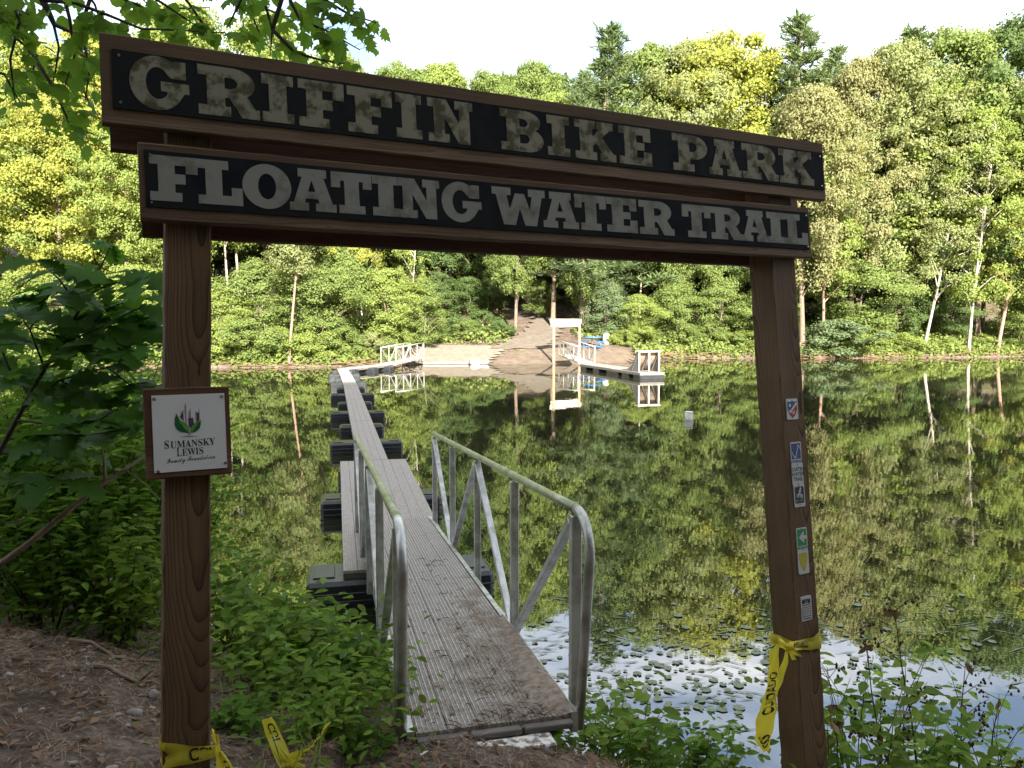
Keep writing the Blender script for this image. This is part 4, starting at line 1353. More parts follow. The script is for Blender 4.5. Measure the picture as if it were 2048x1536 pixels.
# ------------------------------------------------------------------ yellow caution tape
def mat_tape():
    m, t, out = mat_new('caution_tape_yellow')
    n = t.nodes.new; k = t.links.new
    b = n('ShaderNodeBsdfPrincipled')
    b.inputs['Base Color'].default_value = (.74, .64, .06, 1); b.inputs['Roughness'].default_value = .35
    tr = n('ShaderNodeBsdfTranslucent'); tr.inputs['Color'].default_value = (.85, .72, .05, 1)
    mxs = n('ShaderNodeMixShader'); mxs.inputs[0].default_value = .45
    k(b.outputs[0], mxs.inputs[1]); k(tr.outputs[0], mxs.inputs[2]); k(mxs.outputs[0], out.inputs['Surface'])
    return m


M['tape'] = mat_tape()


class Ribbon:
    """strip through centre points with a width vector at each; text can be laid on it"""
    def __init__(s, pts, wvec):
        s.p = [Vector(p) for p in pts]; s.w = [Vector(q) for q in wvec]
        s.l = [0.0]
        for a, b in zip(s.p, s.p[1:]): s.l.append(s.l[-1] + (b - a).length)

    def pos(s, u, v, o=0.0):
        u = max(0, min(u, s.l[-1] - 1e-6))
        i = max(j for j in range(len(s.l) - 1) if s.l[j] <= u)
        f_ = (u - s.l[i]) / (s.l[i + 1] - s.l[i])
        p = s.p[i].lerp(s.p[i + 1], f_); q = s.w[i].lerp(s.w[i + 1], f_)
        nn_ = (s.p[i + 1] - s.p[i]).cross(q).normalized()
        if nn_.dot(Vector((0, 0, CAMZ)) - p) < 0: nn_ = -nn_
        return p + q * v + nn_ * (o + .003 * math.sin(u * 70 + v * 5) + .004 * math.sin(u * 27 + v * 9))

    def build(s, name, parent, nv=4, nu=26):
        b = MB()
        vs = [s.pos(s.l[-1] * i / nu, -.5 + j / nv) for i in range(nu + 1) for j in range(nv + 1)]
        fs = [(i * (nv + 1) + j, i * (nv + 1) + j + 1, (i + 1) * (nv + 1) + j + 1, (i + 1) * (nv + 1) + j) for i in range(nu) for j in range(nv)]
        b.add(vs, fs, sm=True)
        return b.build(name, M['tape'], parent)

    def text(s, body, parent, u0, u1, h=.62, flip=1, v0=-.31):
        vs, fs = text2d(body, 1.0, .03, 'LEFT')
        xa = min(v.x for v in vs); xb = max(v.x for v in vs)
        pts = []
        for v in vs:
            u = u0 + (u1 - u0) * (v.x - xa) / (xb - xa)
            pts.append(s.pos(u, flip * (v0 + h * v.y / .72), .0015))
        return MB().add(pts, fs).build('lettering', M['black'], parent)


# right post: band round the post, knot and a long hanging end
tp = empty('caution_tape', G(2.70, 2.62, 0), 'yellow caution tape knotted round the right post with a long end reading CUIDADO', 'tape')
off = .006
zc = gate_uv(1600, 1292, OF)[1]


def rp(s, t, o): return G(s, t, o)


def gp(px, py, o): return G(*gate_uv(px, py, o), o)


band = Ribbon([rp(2.797, zc, -.20), rp(2.797, zc - .005, -.03), rp(2.79, zc - .006, OF + off), rp(2.72, zc - .002, OF + off * 2), gp(1580, 1292, OF + .016), rp(2.640, zc + .004, OF + .004), rp(2.637, zc - .005, -.12), rp(2.635, zc, -.19)],
              [-GU * .085, -GU * .085, -GU * .08, -GU * .055, -GU * .03, -GU * .045, -GU * .05, -GU * .05])
bo = band.build('band', tp)
band.text('CUIDADO', tp, .27, .42, .6, 1)
kn = MB()
kc = gp(1576, 1293, OF + .022)
kn.tube([kc + GE * .022 + GU * .014, kc + GE * .006 + GN * .012, kc - GE * .012 - GN * .004, kc - GE * .026 + GU * .008], [.008, .017, .016, .007], 8)
kn.build('knot', M['tape'], tp)
HP = [(1572, 1292), (1556, 1282), (1549, 1300), (1546, 1345), (1541, 1395), (1531, 1440), (1527, 1475), (1533, 1503)]
pts = [gp(x, y, OF + .03) for x, y in HP]
pxm = (gp(1560, 1400, OF + .03) - gp(1520, 1400, OF + .03)).length / 40
wv_ = [GU * .03, (GE * .5 + GU).normalized() * .045] + [GE * (q * pxm) for q in (16, 20, 27, 38, 36, 12)]
hang = Ribbon(pts, wv_)
hang.build('hanging_end', tp, 4, 40)
LT = hang.l[-1]
hang.text('CUIDADO', tp, LT * .70, LT * .36, .66, -1, v0=-.33)
hang.text('SSS', tp, LT * .97, LT * .86, .5, -1, v0=-.25)
r2_ = Ribbon([kc, gp(1571, 1320, OF + .015), gp(1562, 1350, OF + .02), gp(1553, 1380, OF + .022), gp(1550, 1405, OF + .02)], [GE * .02, GE * .035, GE * .04, GE * .032, GE * .02])
r2_.build('loose_end', tp, 3, 14)
r3_ = Ribbon([kc, gp(1590, 1305, OF + .014), gp(1604, 1313, OF + .010)], [GU * .012, (GU + GE * .4) * .022, GU * .004])
r3_.build('loose_end', tp, 3, 8)
r4_ = Ribbon([kc, gp(1583, 1308, OF + .012), gp(1588, 1320, OF + .010)], [GE * .012, GE * .026, GE * .02])
r4_.build('loose_end', tp, 3, 8)

# left post: band with CUI..., end hanging behind
sl, tl = gate_uv(381, 1508, OF)
tl2 = empty('caution_tape', G(sl, tl + .1, 0), 'yellow caution tape wrapped round the foot of the left post, lettered CUI', 'tape')
s_a, t_a = gate_uv(329, 1510, OF); s_b, t_b = gate_uv(432, 1500, OF)
band = Ribbon([G(s_a - .006, t_a, -.18), G(s_a - .006, t_a, OF), G(s_a + .01, t_a, OF + .006), G(sl, tl, OF + .009), G(s_b - .006, t_b, OF + .010), G(s_b + .006, t_b, OF + .004), G(s_b + .006, t_b, -.18)],
              [GU * -.072, GU * -.072, GU * -.070, GU * -.056, GU * -.034, GU * -.032, GU * -.03])
band.build('band', tl2)
band.text('CUI', tl2, .142 + .075, .142 + .137, .75, 1, v0=-.38)
e1 = Ribbon([G(s_b + .004, t_b - .05, OF + .012), G(s_b + .004, t_b, OF + .014), G(s_b + .010, t_b + .07, OF + .016), G(s_b + .012, t_b + .15, OF + .016)], [GE * .006, GE * .016, GE * .022, GE * .03])
e1.build('hanging_end', tl2, 3, 12)
e2 = Ribbon([G(s_b + .008, t_b + .002, OF + .012), G(s_b + .03, t_b + .05, OF + .012), G(s_b + .05, t_b + .14, OF + .014)], [GE * .014, GE * .024, GE * .022])
e2.build('hanging_end', tl2, 3, 12)
e2.text('OOO', tl2, .03, .13, .6, 1)

# scrap of tape lying in the weeds between post and gangway
sc_ = empty('tape_scrap', at(592, 1530, 3.0), 'loose scrap of yellow caution tape caught in the weeds beside the left post', 'tape')
ra_ = Ribbon([at(533, 1437, 2.95), at(545, 1465, 2.95), at(560, 1500, 2.9), at(572, 1533, 2.86)], [Vector((.035, .01, .01)), Vector((.052, .01, .012)), Vector((.058, .01, .01)), Vector((.05, .01, .01))])
ra_.build('strip', sc_, 4, 14)
ra_.text('CUI', sc_, .02, .10, .5, -1)
rb_ = Ribbon([at(572, 1518, 2.88), at(610, 1508, 2.9), at(636, 1478, 2.95), at(656, 1446, 2.98)], [Vector((.01, 0, .035)), Vector((.02, .0, .045)), Vector((.035, 0, .04)), Vector((.02, 0, .012))])
rb_.build('strip', sc_, 4, 14)
rb_.text('CUIDADO', sc_, .06, .19, .5, 1)
rc_ = Ribbon([at(560, 1520, 2.88), at(585, 1530, 2.86), at(610, 1540, 2.85)], [Vector((.0, 0, .05)), Vector((0, 0, .05)), Vector((0, 0, .045))])
rc_.build('strip', sc_, 3, 8)


# ------------------------------------------------------------------ gangways
DZ = Vector((0, 0, 1))


def plank_mesh(ln, wd, nr=6, seg=1):
    """ribbed plank along X, top at z=0; ribs are worn paler"""
    b = MB()
    pit = wd / nr
    rw = pit * .26
    prof = [(-wd / 2, -.030)]
    mi = []
    y = -wd / 2
    prof.append((y, -.004)); mi.append(0)
    for i in range(nr):
        a = -wd / 2 + pit * (i + .5) - rw / 2
        prof += [(a, -.004), (a + .0015, 0), (a + rw - .0015, 0), (a + rw, -.004)]
        mi += [0, 0, 1, 0]
    prof += [(wd / 2, -.004), (wd / 2, -.030)]
    mi += [0, 0]
    n_ = len(prof)
    vs = []
    for x in (-ln / 2, ln / 2):
        vs += [(x, q[0], q[1]) for q in prof]
    fs, ms = [], []
    for k_ in range(n_ - 1):
        fs.append((k_, k_ + n_, k_ + n_ + 1, k_ + 1)); ms.append(mi[k_])
    fs.append((0, n_ - 1, 2 * n_ - 1, n_)); ms.append(0)
    fs.append(list(range(n_))); ms.append(0)
    fs.append(list(range(2 * n_ - 1, n_ - 1, -1))); ms.append(0)
    me = bpy.data.meshes.new('plank')
    me.from_pydata(vs, [], fs)
    me.polygons.foreach_set('material_index', ms)
    me.update()
    return me


PL = {}


def planks(parent, p0, p1, width, n_, mats, gap=.004, lift=0.0):
    p0, p1 = Vector(p0), Vector(p1)
    X = (p1 - p0); ln = X.length; X.normalize()
    Y = DZ.cross(X).normalized(); Z = X.cross(Y)
    pw_ = width / n_
    key = (round(ln, 3), round(pw_, 4), tuple(m.name for m in mats))
    if key not in PL:
        PL[key] = plank_mesh(ln, pw_ - gap)
        for m in mats: PL[key].materials.append(m)
    for i in range(n_):
        o = bpy.data.objects.new('plank', PL[key])
        COL.objects.link(o)
        o.parent = parent
        m4 = Matrix((X, Y, Z)).transposed().to_4x4()
        m4.translation = (p0 + p1) / 2 + Y * (-width / 2 + pw_ * (i + .5)) + Z * (lift + RNG.uniform(-.001, .001)) - origin(parent)
        o.matrix_local = m4


def gangway(label, Np, Fp, dw, rw, rh, mats, rail_mat, bend=True, npl=5, member=.05, bars=True, group='ramps with rails down to the floats'):
    Np, Fp = Vector(Np), Vector(Fp)
    X = (Fp - Np); ln = X.length; X.normalize()
    Y = DZ.cross(X).normalized()          # left of travel
    e = empty('gangway', Np, label, 'gangway', group)
    planks(e, Np, Fp, dw, npl, mats)
    for sg in (1, -1):
        MB().bar(Np + Y * (sg * (dw / 2 + .022)) - DZ * .045, Fp + Y * (sg * (dw / 2 + .022)) - DZ * .045, .035, .10, mi=0).build('side_beam', M['alu'], e)
    for k_ in range(5):
        c = Np + X * (ln * (.08 + .21 * k_)) - DZ * .075
        MB().bar(c - Y * dw / 2, c + Y * dw / 2, .06, .05).build('cross_member', M['alu'], e)
    st = [Np + X * (.12 + (ln - .30) * i / 4) for i in range(5)]
    for sg in (1, -1):
        off_ = Y * (sg * rw / 2)
        lo_ = [p + off_ - DZ * .08 for p in st]
        hi_ = [p + off_ + DZ * (rh - .02) for p in st]
        rail = e
        for i in range(5):
            MB().bar(lo_[i], hi_[i], member, member, up=X, bev=.004).build('upright', M['alu'], e)
        inn = Y * (-sg * .004)
        for (a, b_) in ((hi_[0], lo_[1]), (lo_[1], hi_[2]), (hi_[2], lo_[3]), (lo_[3], hi_[4])):
            d = (b_ - a).normalized()
            MB().bar(a + d * .05 + inn, b_ - d * .05 + inn, member * .8, member * .92, up=Y, bev=.004).build('brace', M['alu'], e)
        r = .024
        if bend:
            top0 = hi_[0] + DZ * .035
            P0_ = top0 - X * .03
            pts = [hi_[4] + DZ * .035 + X * .06, P0_ + X * .35, P0_ + X * .02]
            R_ = .20
            for q in range(1, 8):
                a = math.radians(90 * q / 7)
                pts.append(P0_ + X * (.02 - R_ * math.sin(a)) - DZ * (R_ * (1 - math.cos(a))))
            pts.append(lo_[0] - X * .15 + DZ * .45)
            pts.append(lo_[0] - X * .07 - DZ * .02)
            MB().tube(pts[2:], r, 12).build('rail_end', M['alu'], e)
            pts = pts[:3]
        else:
            pts = [hi_[4] + DZ * .03 + X * .06, hi_[0] + DZ * .03 - X * .06]
        MB().tube(pts, r, 10).build('handrail', rail_mat, e)
    return e, X, Y


def mat_deck(name, c1, c2, mud=False):
    """deck colour with shapes of dried mud trodden on it"""
    m, t, out = mat_new(name)
    n = t.nodes.new; k = t.links.new
    b = n('ShaderNodeBsdfPrincipled'); b.inputs['Roughness'].default_value = .88; b.inputs['Specular IOR Level'].default_value = .25
    g = n('ShaderNodeNewGeometry')
    n0 = n('ShaderNodeTexNoise'); n0.inputs['Scale'].default_value = 45; n0.inputs['Detail'].default_value = 4
    k(g.outputs['Position'], n0.inputs['Vector'])
    r0 = n('ShaderNodeValToRGB'); r0.color_ramp.elements[0].position = .35; r0.color_ramp.elements[1].position = .68
    r0.color_ramp.elements[0].color = c4(c2); r0.color_ramp.elements[1].color = c4(c1)
    k(n0.outputs['Fac'], r0.inputs['Fac'])
    col = r0.outputs['Color']
    if mud:
        n1 = n('ShaderNodeTexNoise'); n1.inputs['Scale'].default_value = 5.5; n1.inputs['Detail'].default_value = 9; n1.inputs['Roughness'].default_value = .68
        k(g.outputs['Position'], n1.inputs['Vector'])
        sx_ = n('ShaderNodeSeparateXYZ'); k(g.outputs['Position'], sx_.inputs[0])
        ln_ = n('ShaderNodeMapRange'); ln_.inputs['From Min'].default_value = 6.6; ln_.inputs['From Max'].default_value = 3.5
        ln_.inputs['To Min'].default_value = -.16; ln_.inputs['To Max'].default_value = .13
        k(sx_.outputs['Y'], ln_.inputs['Value'])
        # the trodden line runs nearer the right-hand rail
        rx = n('ShaderNodeMath'); rx.operation = 'MULTIPLY_ADD'; rx.inputs[1].default_value = .243
        k(sx_.outputs['Y'], rx.inputs[0]); k(sx_.outputs['X'], rx.inputs[2])
        rr_ = n('ShaderNodeMapRange'); rr_.inputs['From Min'].default_value = .40; rr_.inputs['From Max'].default_value = 1.05
        rr_.inputs['To Min'].default_value = -.14; rr_.inputs['To Max'].default_value = .11
        k(rx.outputs[0], rr_.inputs['Value'])
        a1 = n('ShaderNodeMath'); a1.operation = 'ADD'; k(n1.outputs['Fac'], a1.inputs[0]); k(ln_.outputs[0], a1.inputs[1])
        a2 = n('ShaderNodeMath'); a2.operation = 'ADD'; k(a1.outputs[0], a2.inputs[0]); k(rr_.outputs[0], a2.inputs[1])
        r1 = n('ShaderNodeValToRGB'); r1.color_ramp.elements[0].position = .50; r1.color_ramp.elements[1].position = .64
        k(a2.outputs[0], r1.inputs['Fac'])
        n2 = n('ShaderNodeTexNoise'); n2.inputs['Scale'].default_value = 60; n2.inputs['Detail'].default_value = 6
        k(g.outputs['Position'], n2.inputs['Vector'])
        r2 = n('ShaderNodeValToRGB'); r2.color_ramp.elements[0].position = .32; r2.color_ramp.elements[1].position = .7
        r2.color_ramp.elements[0].color = (.12, .095, .075, 1); r2.color_ramp.elements[1].color = (.36, .30, .245, 1)
        k(n2.outputs['Fac'], r2.inputs['Fac'])
        mx_ = n('ShaderNodeMix'); mx_.data_type = 'RGBA'
        k(r1.outputs['Color'], mx_.inputs[0]); k(col, mx_.inputs[6]); k(r2.outputs['Color'], mx_.inputs[7])
        col = mx_.outputs[2]
        bp = n('ShaderNodeBump'); bp.inputs['Strength'].default_value = .6; bp.inputs['Distance'].default_value = .006
        k(n2.outputs['Fac'], bp.inputs['Height']); k(bp.outputs[0], b.inputs['Normal'])
    k(col, b.inputs['Base Color'])
    k(b.outputs[0], out.inputs['Surface'])
    return m


M['deck'] = mat_deck('deck_grey_brown', (.40, .365, .325), (.28, .25, .22))
M['deckr'] = mat_deck('deck_rib', (.60, .56, .51), (.44, .41, .37))
M['deckm'] = mat_deck('deck_muddy', (.34, .305, .275), (.24, .215, .19), True)
M['deckmr'] = mat_deck('deck_rib_muddy', (.78, .75, .70), (.56, .53, .48), True)

near_g, gX, gY = gangway('long near gangway with white metal rails leading down from the bank', (-.08, 3.46, .735), (-1.33, 8.62, .37), .74, .86, .96, [M['deckm'], M['deckmr']], M['algae'])


# ------------------------------------------------------------------ floats and docks
def float_mb(c, ax, ln, wd, ht):
    """black roto-moulded float with a ridge line and a lid"""
    X, Y = ax
    b = MB()
    c = Vector(c)
    b.box(c, (ln, wd, ht), (X, Y, DZ), 0, .035)
    b.box(c + DZ * (ht * .16), (ln + .012, wd + .012, .018), (X, Y, DZ), 0, .006)
    b.box(c + DZ * (ht * -.06), (ln + .010, wd + .010, .012), (X, Y, DZ), 0, .004)
    for s_ in (-1, 1):
        b.box(c + X * (s_ * (ln / 2 - .16)) + DZ * (ht / 2 + .006), (.2, wd * .55, .014), (X, Y, DZ), 0, .005)
    return b


DG = 'floating dock sections'


def dock(label, p0, p1, width, npl, floats, mats, fz=.30, group=DG, fascia='fascia', name='dock_section'):
    p0 = Vector((p0[0], p0[1], fz)); p1 = Vector((p1[0], p1[1], fz))
    X = (p1 - p0); ln = X.length; X.normalize()
    Y = DZ.cross(X).normalized()
    e = empty(name, p0 - DZ * .3, label, 'dock', group)
    g_ = .012
    a, b_ = p0 + X * g_, p1 - X * g_
    planks(e, a, b_, width, npl, mats)
    fr = MB()
    for sg in (1, -1):
        fr.bar(a + Y * (sg * (width / 2 - .02)) - DZ * .085, b_ + Y * (sg * (width / 2 - .02)) - DZ * .085, .035, .10)
    for q in (a + X * .02, b_ - X * .02, (a + b_) / 2):
        fr.bar(q - Y * (width / 2 - .04) - DZ * .085, q + Y * (width / 2 - .04) - DZ * .085, .035, .098, up=DZ)
    fr.build('frame', M[fascia], e)
    for (f_, fl, fw) in floats:
        c = p0 + X * (ln * f_)
        float_mb(Vector((c.x, c.y, .055)), (Y, X), fl, fw, .33).build('float', M['float'], e)
    return e


DK = [M['deck'], M['deckr']]
path_pts = [(-1.04, 7.1), (-2.335, 12.8), (-3.55, 18.0), (-4.74, 23.1), (-5.93, 28.2), (-7.2, 33.4), (-8.5, 38.5)]
dock('wide landing float under the near gangway', path_pts[0], path_pts[1], 1.08, 8, [(.04, 1.75, .62), (.60, 1.62, .55), (.97, 1.15, .42)], DK)
labs = ['narrow dock section joined to the wide landing, grey in the shade', 'second narrow dock section out from the wide landing', 'third narrow dock section out from the wide landing',
        'narrow dock section where the sunlight begins', 'sunlit narrow dock section ending at the corner']
for i in range(1, 6):
    dock(labs[i - 1], path_pts[i], path_pts[i + 1], .50, 4, [(.50, 1.42, .52), (.97, 1.0, .46)], DK)
dock('sunlit dock section turning from the corner to the far left gangway', (-8.38, 38.75), (-7.0, 42.3), .55, 4, [(.06, 1.0, .45), (.5, 1.25, .5), (.93, 1.25, .5)], DK)
M['raillight'] = mat_plain('rail_white_metal', (.78, .76, .70), rough=.45, metal=.3, var=.1)
gangway('far left gangway with pale rails reaching the boat ramp', (-5.75, 47.0, .52), (-6.85, 42.2, .34), .74, .86, .86, DK, M['raillight'], bend=False)
# right-hand dock with the bike jump
dock('right-hand far dock section from gangway to bike jump', (4.35, 43.1), (5.55, 38.9), 1.15, 8, [(.10, 1.12, .9), (.52, 1.12, .8), (.93, 1.12, .7)], DK)
dock('end float of the far right dock under the bike jump', (5.56, 38.85), (6.50, 35.55), 1.25, 8, [(.14, 1.22, .8), (.5, 1.22, .8), (.88, 1.22, .74)], [M['plank'], M['ridge']])
gangway('far right gangway between the posts of the far gate', (3.35, 48.0, .62), (4.25, 43.4, .34), .80, .95, .88, DK, M['raillight'], bend=False)

# bike jump: quarter pipe whose open back faces the viewer
jx = (Vector((6.50, 35.55, 0)) - Vector((5.56, 38.85, 0))).normalized()
jy = DZ.cross(jx).normalized()
jb = Vector((6.40, 35.85, .302))
jump = empty('bike_jump', jb, 'curved wooden bike jump with an open back, on the far right float', 'jump')
M['ply'] = mat_plain('ply_weathered', (.30, .22, .16), rough=.8, col2=(.16, .12, .09), scale=4, stretch=(1, 1, 5))
M['grey_panel'] = mat_plain('panel_grey', (.16, .15, .14), rough=.8, var=.2)
M['pale_wood'] = mat_plain('wood_bleached', (.72, .66, .55), rough=.85, col2=(.50, .44, .35), scale=8, stretch=(1, 1, 4))
jw, jh, jr = 1.06, .95, 1.55
cur = [(-jr + jr * math.sin(math.radians(a)) * 1.0, jh * (1 - math.cos(math.radians(a))) ) for a in np.linspace(0, 84, 9)]
cur = [(x - cur[-1][0] - .28, z * .98 / (1 - math.cos(math.radians(84)))) for x, z in cur]
for sg in (1, -1):
    top_ = [jb + jx * x + jy * (sg * jw / 2) + DZ * z for x, z in cur] + [jb + jx * 0 + jy * (sg * jw / 2) + DZ * .93, jb + jx * 0 + jy * (sg * jw / 2), jb + jx * cur[0][0] + jy * (sg * jw / 2)]
    in_ = [p - jy * (sg * .02) for p in top_]
    n_ = len(top_)
    b = MB(); b.add(top_ + in_, [list(range(n_)), list(range(2 * n_ - 1, n_ - 1, -1))] + [(i, (i + 1) % n_, n_ + (i + 1) % n_, n_ + i) for i in range(n_)])
    b.build('side_panel', M['grey_panel'], jump)
for i in range(len(cur) - 1):
    a = jb + jx * cur[i][0] + DZ * (cur[i][1] + .012); b_ = jb + jx * cur[i + 1][0] + DZ * (cur[i + 1][1] + .012)
    MB().bar(a, b_ - (b_ - a) * .05, jw, .022, up=DZ).build('slat', M['ply'], jump)
MB().box(jb + jx * -.14 + DZ * .955, (.42, jw + .08, .06), (jx, jy, DZ), 0, .006).build('top_deck', M['pale_wood'], jump)
for s_ in (-.48, 0, .48):
    MB().box(jb + jx * -.03 + jy * (s_ * jw) + DZ * .465, (.06, .06, .92), (jx, jy, DZ), 0, .004).build('stud', M['pale_wood'], jump)
    MB().bar(jb + jx * -.05 + jy * (s_ * jw) + DZ * .90, jb + jx * -.75 + jy * (s_ * jw) + DZ * .05, .04, .09, up=jy).build('brace', M['fascia'], jump)

# far gate
fg = empty('far_gate', (3.45, 48.7, gz(3.4, 48.7)), 'distant timber gate with a board across its top on the far shore', 'gate')
M['fpost'] = mat_plain('post_orange_timber', (.42, .26, .15), rough=.85, col2=(.28, .16, .09), scale=5, stretch=(3, 3, .5))
M['fboard'] = mat_plain('board_pale_timber', (.70, .62, .50), rough=.85, col2=(.5, .42, .33), scale=3, stretch=(1, 1, 5))
q0, q1 = Vector((2.62, 48.3, 0)), Vector((4.32, 49.3, 0))
for q in (q0, q1):
    zb_ = gz(q.x, q.y) - .3
    MB().box((q.x, q.y, (2.82 + zb_) / 2), (.14, .14, 2.82 - zb_), None, 0, .008).build('post', M['fpost'], fg)
fd = (q1 - q0).normalized(); fn = Vector((-fd.y, fd.x, 0))
MB().bar(q0 - fd * .22 + fn * .092 + DZ * 2.70, q1 + fd * .2 + fn * .092 + DZ * 2.70, .04, .24).build('upper_board', M['fboard'], fg)
MB().bar(q0 - fd * .15 + fn * .092 + DZ * 2.44, q1 + fd * .12 + fn * .092 + DZ * 2.44, .04, .21).build('lower_board', M['fboard'], fg)

# blue picnic table
def disc(c, r, th, n_=20):
    b = MB()
    b.tube([Vector(c), Vector(c) + DZ * th], r, n_, sm=False)
    return b


M['bluep'] = mat_plain('blue_coated_metal', (.03, .18, .50), rough=.45, var=.12)
tx, ty = (1184 - 1024) / FPX * 52.2, 52.2
tz_ = gz(tx, ty) + .03
pt_ = empty('picnic_table', (tx, ty, tz_), 'round blue picnic table with bench seats on the far beach', 'table')
disc((tx, ty, tz_ + .73), .62, .04).build('table_top', M['bluep'], pt_)
disc((tx, ty, tz_), .05, .73, 10).build('pedestal', M['screw'], pt_)
for a in (35, 125, 215, 305):
    d = Vector((math.cos(math.radians(a)), math.sin(math.radians(a)), 0)); t_ = Vector((-d.y, d.x, 0))
    c = Vector((tx, ty, tz_)) + d * .92
    MB().box(c + DZ * .44, (.26, .85, .04), (d, t_, DZ), 0, .01).build('seat', M['bluep'], pt_)
    MB().tube([Vector((tx, ty, tz_ + .20)) + d * .05, c + DZ * .05 - d * .1, c + DZ * .42], .022, 6).build('leg', M['bluep'], pt_)
    MB().tube([c + DZ * .06, c + DZ * .0], .03, 6).build('foot', M['bluep'], pt_)
# grey bin
bx_, by_ = (1212 - 1024) / FPX * 54.4, 54.4
bz_ = gz(bx_, by_)
bn = empty('trash_can', (bx_, by_, bz_), 'grey trash can standing behind the blue picnic table', 'trash can')
M['bin'] = mat_plain('bin_grey', (.30, .28, .26), rough=.6, var=.15)
MB().tube([(bx_, by_, bz_ - .05), (bx_, by_, bz_ + .62)], [.24, .26], 14).build('barrel', M['bin'], bn)
MB().tube([(bx_, by_, bz_ + .62), (bx_, by_, bz_ + .70), (bx_, by_, bz_ + .80)], [.27, .24, .08], 14).build('lid', M['bin'], bn)

# concrete edge of the boat ramp, white sandbags
b = MB(); b.bar((-5.55, 48.05, .05), (-2.0, 48.25, .05), .42, .16, bev=.03)
ce = b.build('concrete_edge', M['concrete']); tag(ce, 'low pale concrete edge where the boat ramp meets the water', 'kerb')


def lump(c, r, seed, fl=.6, n_=10, m_=7, rough=.16):
    rng = np.random.default_rng(seed)
    k_ = rng.normal(0, 1, (4, 3)); ph2 = rng.uniform(0, 6.28, 4)
    vs, fs = [], []
    for j in range(m_ + 1):
        th_ = math.pi * j / m_
        for i in range(n_):
            a = 6.2832 * i / n_
            d = np.array([math.sin(th_) * math.cos(a), math.sin(th_) * math.sin(a), math.cos(th_)])
            s_ = 1 + rough * sum(math.sin(2.2 * (d @ k_[q]) + ph2[q]) for q in range(4)) * .6
            vs.append((c[0] + d[0] * r * s_, c[1] + d[1] * r * s_ * .8, c[2] + d[2] * r * s_ * fl))
    for j in range(m_):
        for i in range(n_):
            fs.append((j * n_ + i, (j + 1) * n_ + i, (j + 1) * n_ + (i + 1) % n_, j * n_ + (i + 1) % n_))
    return MB().add(vs, fs, sm=True)


for i, (px, dx, r, lab) in enumerate([(952, 0, .38, 'white lumpy sandbag at the ramp corner in the far water, left one'), (968, .2, .30, 'white lumpy sandbag at the ramp corner in the far water, right one')]):
    tag(lump(((px - 1024) / FPX * 47.8, 47.8 + dx, .10), r, 60 + i, .55).build('sandbag', M['concrete']), lab, 'sandbag', 'white sandbags at the boat ramp')
# floating bucket
kx, ky = (1380 - 1024) / FPX * 20.5, 20.5
bk = empty('floating_bucket', (kx, ky, 0), 'small white bucket floating upright alone in open water', 'bucket')
M['bucket'] = mat_plain('bucket_white', (.62, .62, .60), rough=.5, col2=(.40, .39, .36), scale=9)
MB().tube([(kx, ky, -.14), (kx, ky, .20)], [.092, .105], 18).build('body', M['bucket'], bk)
MB().tube([(kx, ky, .20), (kx, ky, .225)], .113, 18).build('lid', M['plate'], bk)
# mooring rings at the landing

# ------------------------------------------------------------------ near plants: leaf shapes
def leaf_mesh(name, outline, curl=.12, fold=.10):
    """leaf along +Y from the origin, length 1; outline = half widths at stations"""
    vs, fs = [], []
    n_ = len(outline)
    for (y, wl, wr) in outline:
        z = -curl * y * y
        vs += [(-wl, y, z + fold * wl), (0, y, z), (wr, y, z + fold * wr)]
    for i in range(n_ - 1):
        a = i * 3
        fs += [(a, a + 1, a + 4, a + 3), (a + 1, a + 2, a + 5, a + 4)]
    me = bpy.data.meshes.new(name)
    me.from_pydata(vs, [], fs)
    me.polygons.foreach_set('use_smooth', [True] * len(fs))
    me.update()
    return me


def polar_leaf(name, pts, curl=.15):
    """lobed leaf: fan round a centre point; pts = outline for the right half from base to tip"""
    L_ = [(0, 0)] + pts + [(-x, y) for x, y in pts[::-1][1:]]
    vs = [(0, .34, 0)] + [(x, y, -curl * (x * x * 1.6 + (y - .34) ** 2 * .8)) for x, y in L_]
    n_ = len(L_)
    fs = [(0, 1 + i, 1 + (i + 1) % n_) for i in range(n_)]
    me = bpy.data.meshes.new(name)
    me.from_pydata(vs, [], fs)
    me.update()
    return me


OVAL = [leaf_mesh('leaf', [(0, .01, .01), (.15, .14, .13), (.38, .24, .23), (.62, .21, .22), (.84, .10, .10), (1, .0, .0)], .18, .12),
        leaf_mesh('leaf', [(0, .01, .01), (.18, .17, .19), (.42, .27, .25), (.65, .20, .19), (.85, .085, .09), (1, 0, 0)], .35, .2),
        leaf_mesh('leaf', [(0, .01, .01), (.2, .10, .11), (.45, .17, .17), (.7, .14, .13), (.88, .06, .06), (1, 0, 0)], .25, .15)]
MAPLE = [polar_leaf('leaf', [(.10, .02), (.30, -.04), (.27, .10), (.50, .12), (.42, .24), (.56, .38), (.36, .42), (.42, .66), (.22, .60), (.18, .72), (.10, .80), (0, 1.0)], .25),
         polar_leaf('leaf', [(.08, .0), (.34, .0), (.40, .16), (.58, .22), (.47, .36), (.52, .56), (.28, .52), (.25, .74), (.12, .70), (0, .98)], .4),
         polar_leaf('leaf', [(.12, -.02), (.36, .06), (.48, .30), (.38, .44), (.44, .60), (.22, .62), (0, .92)], .15)]
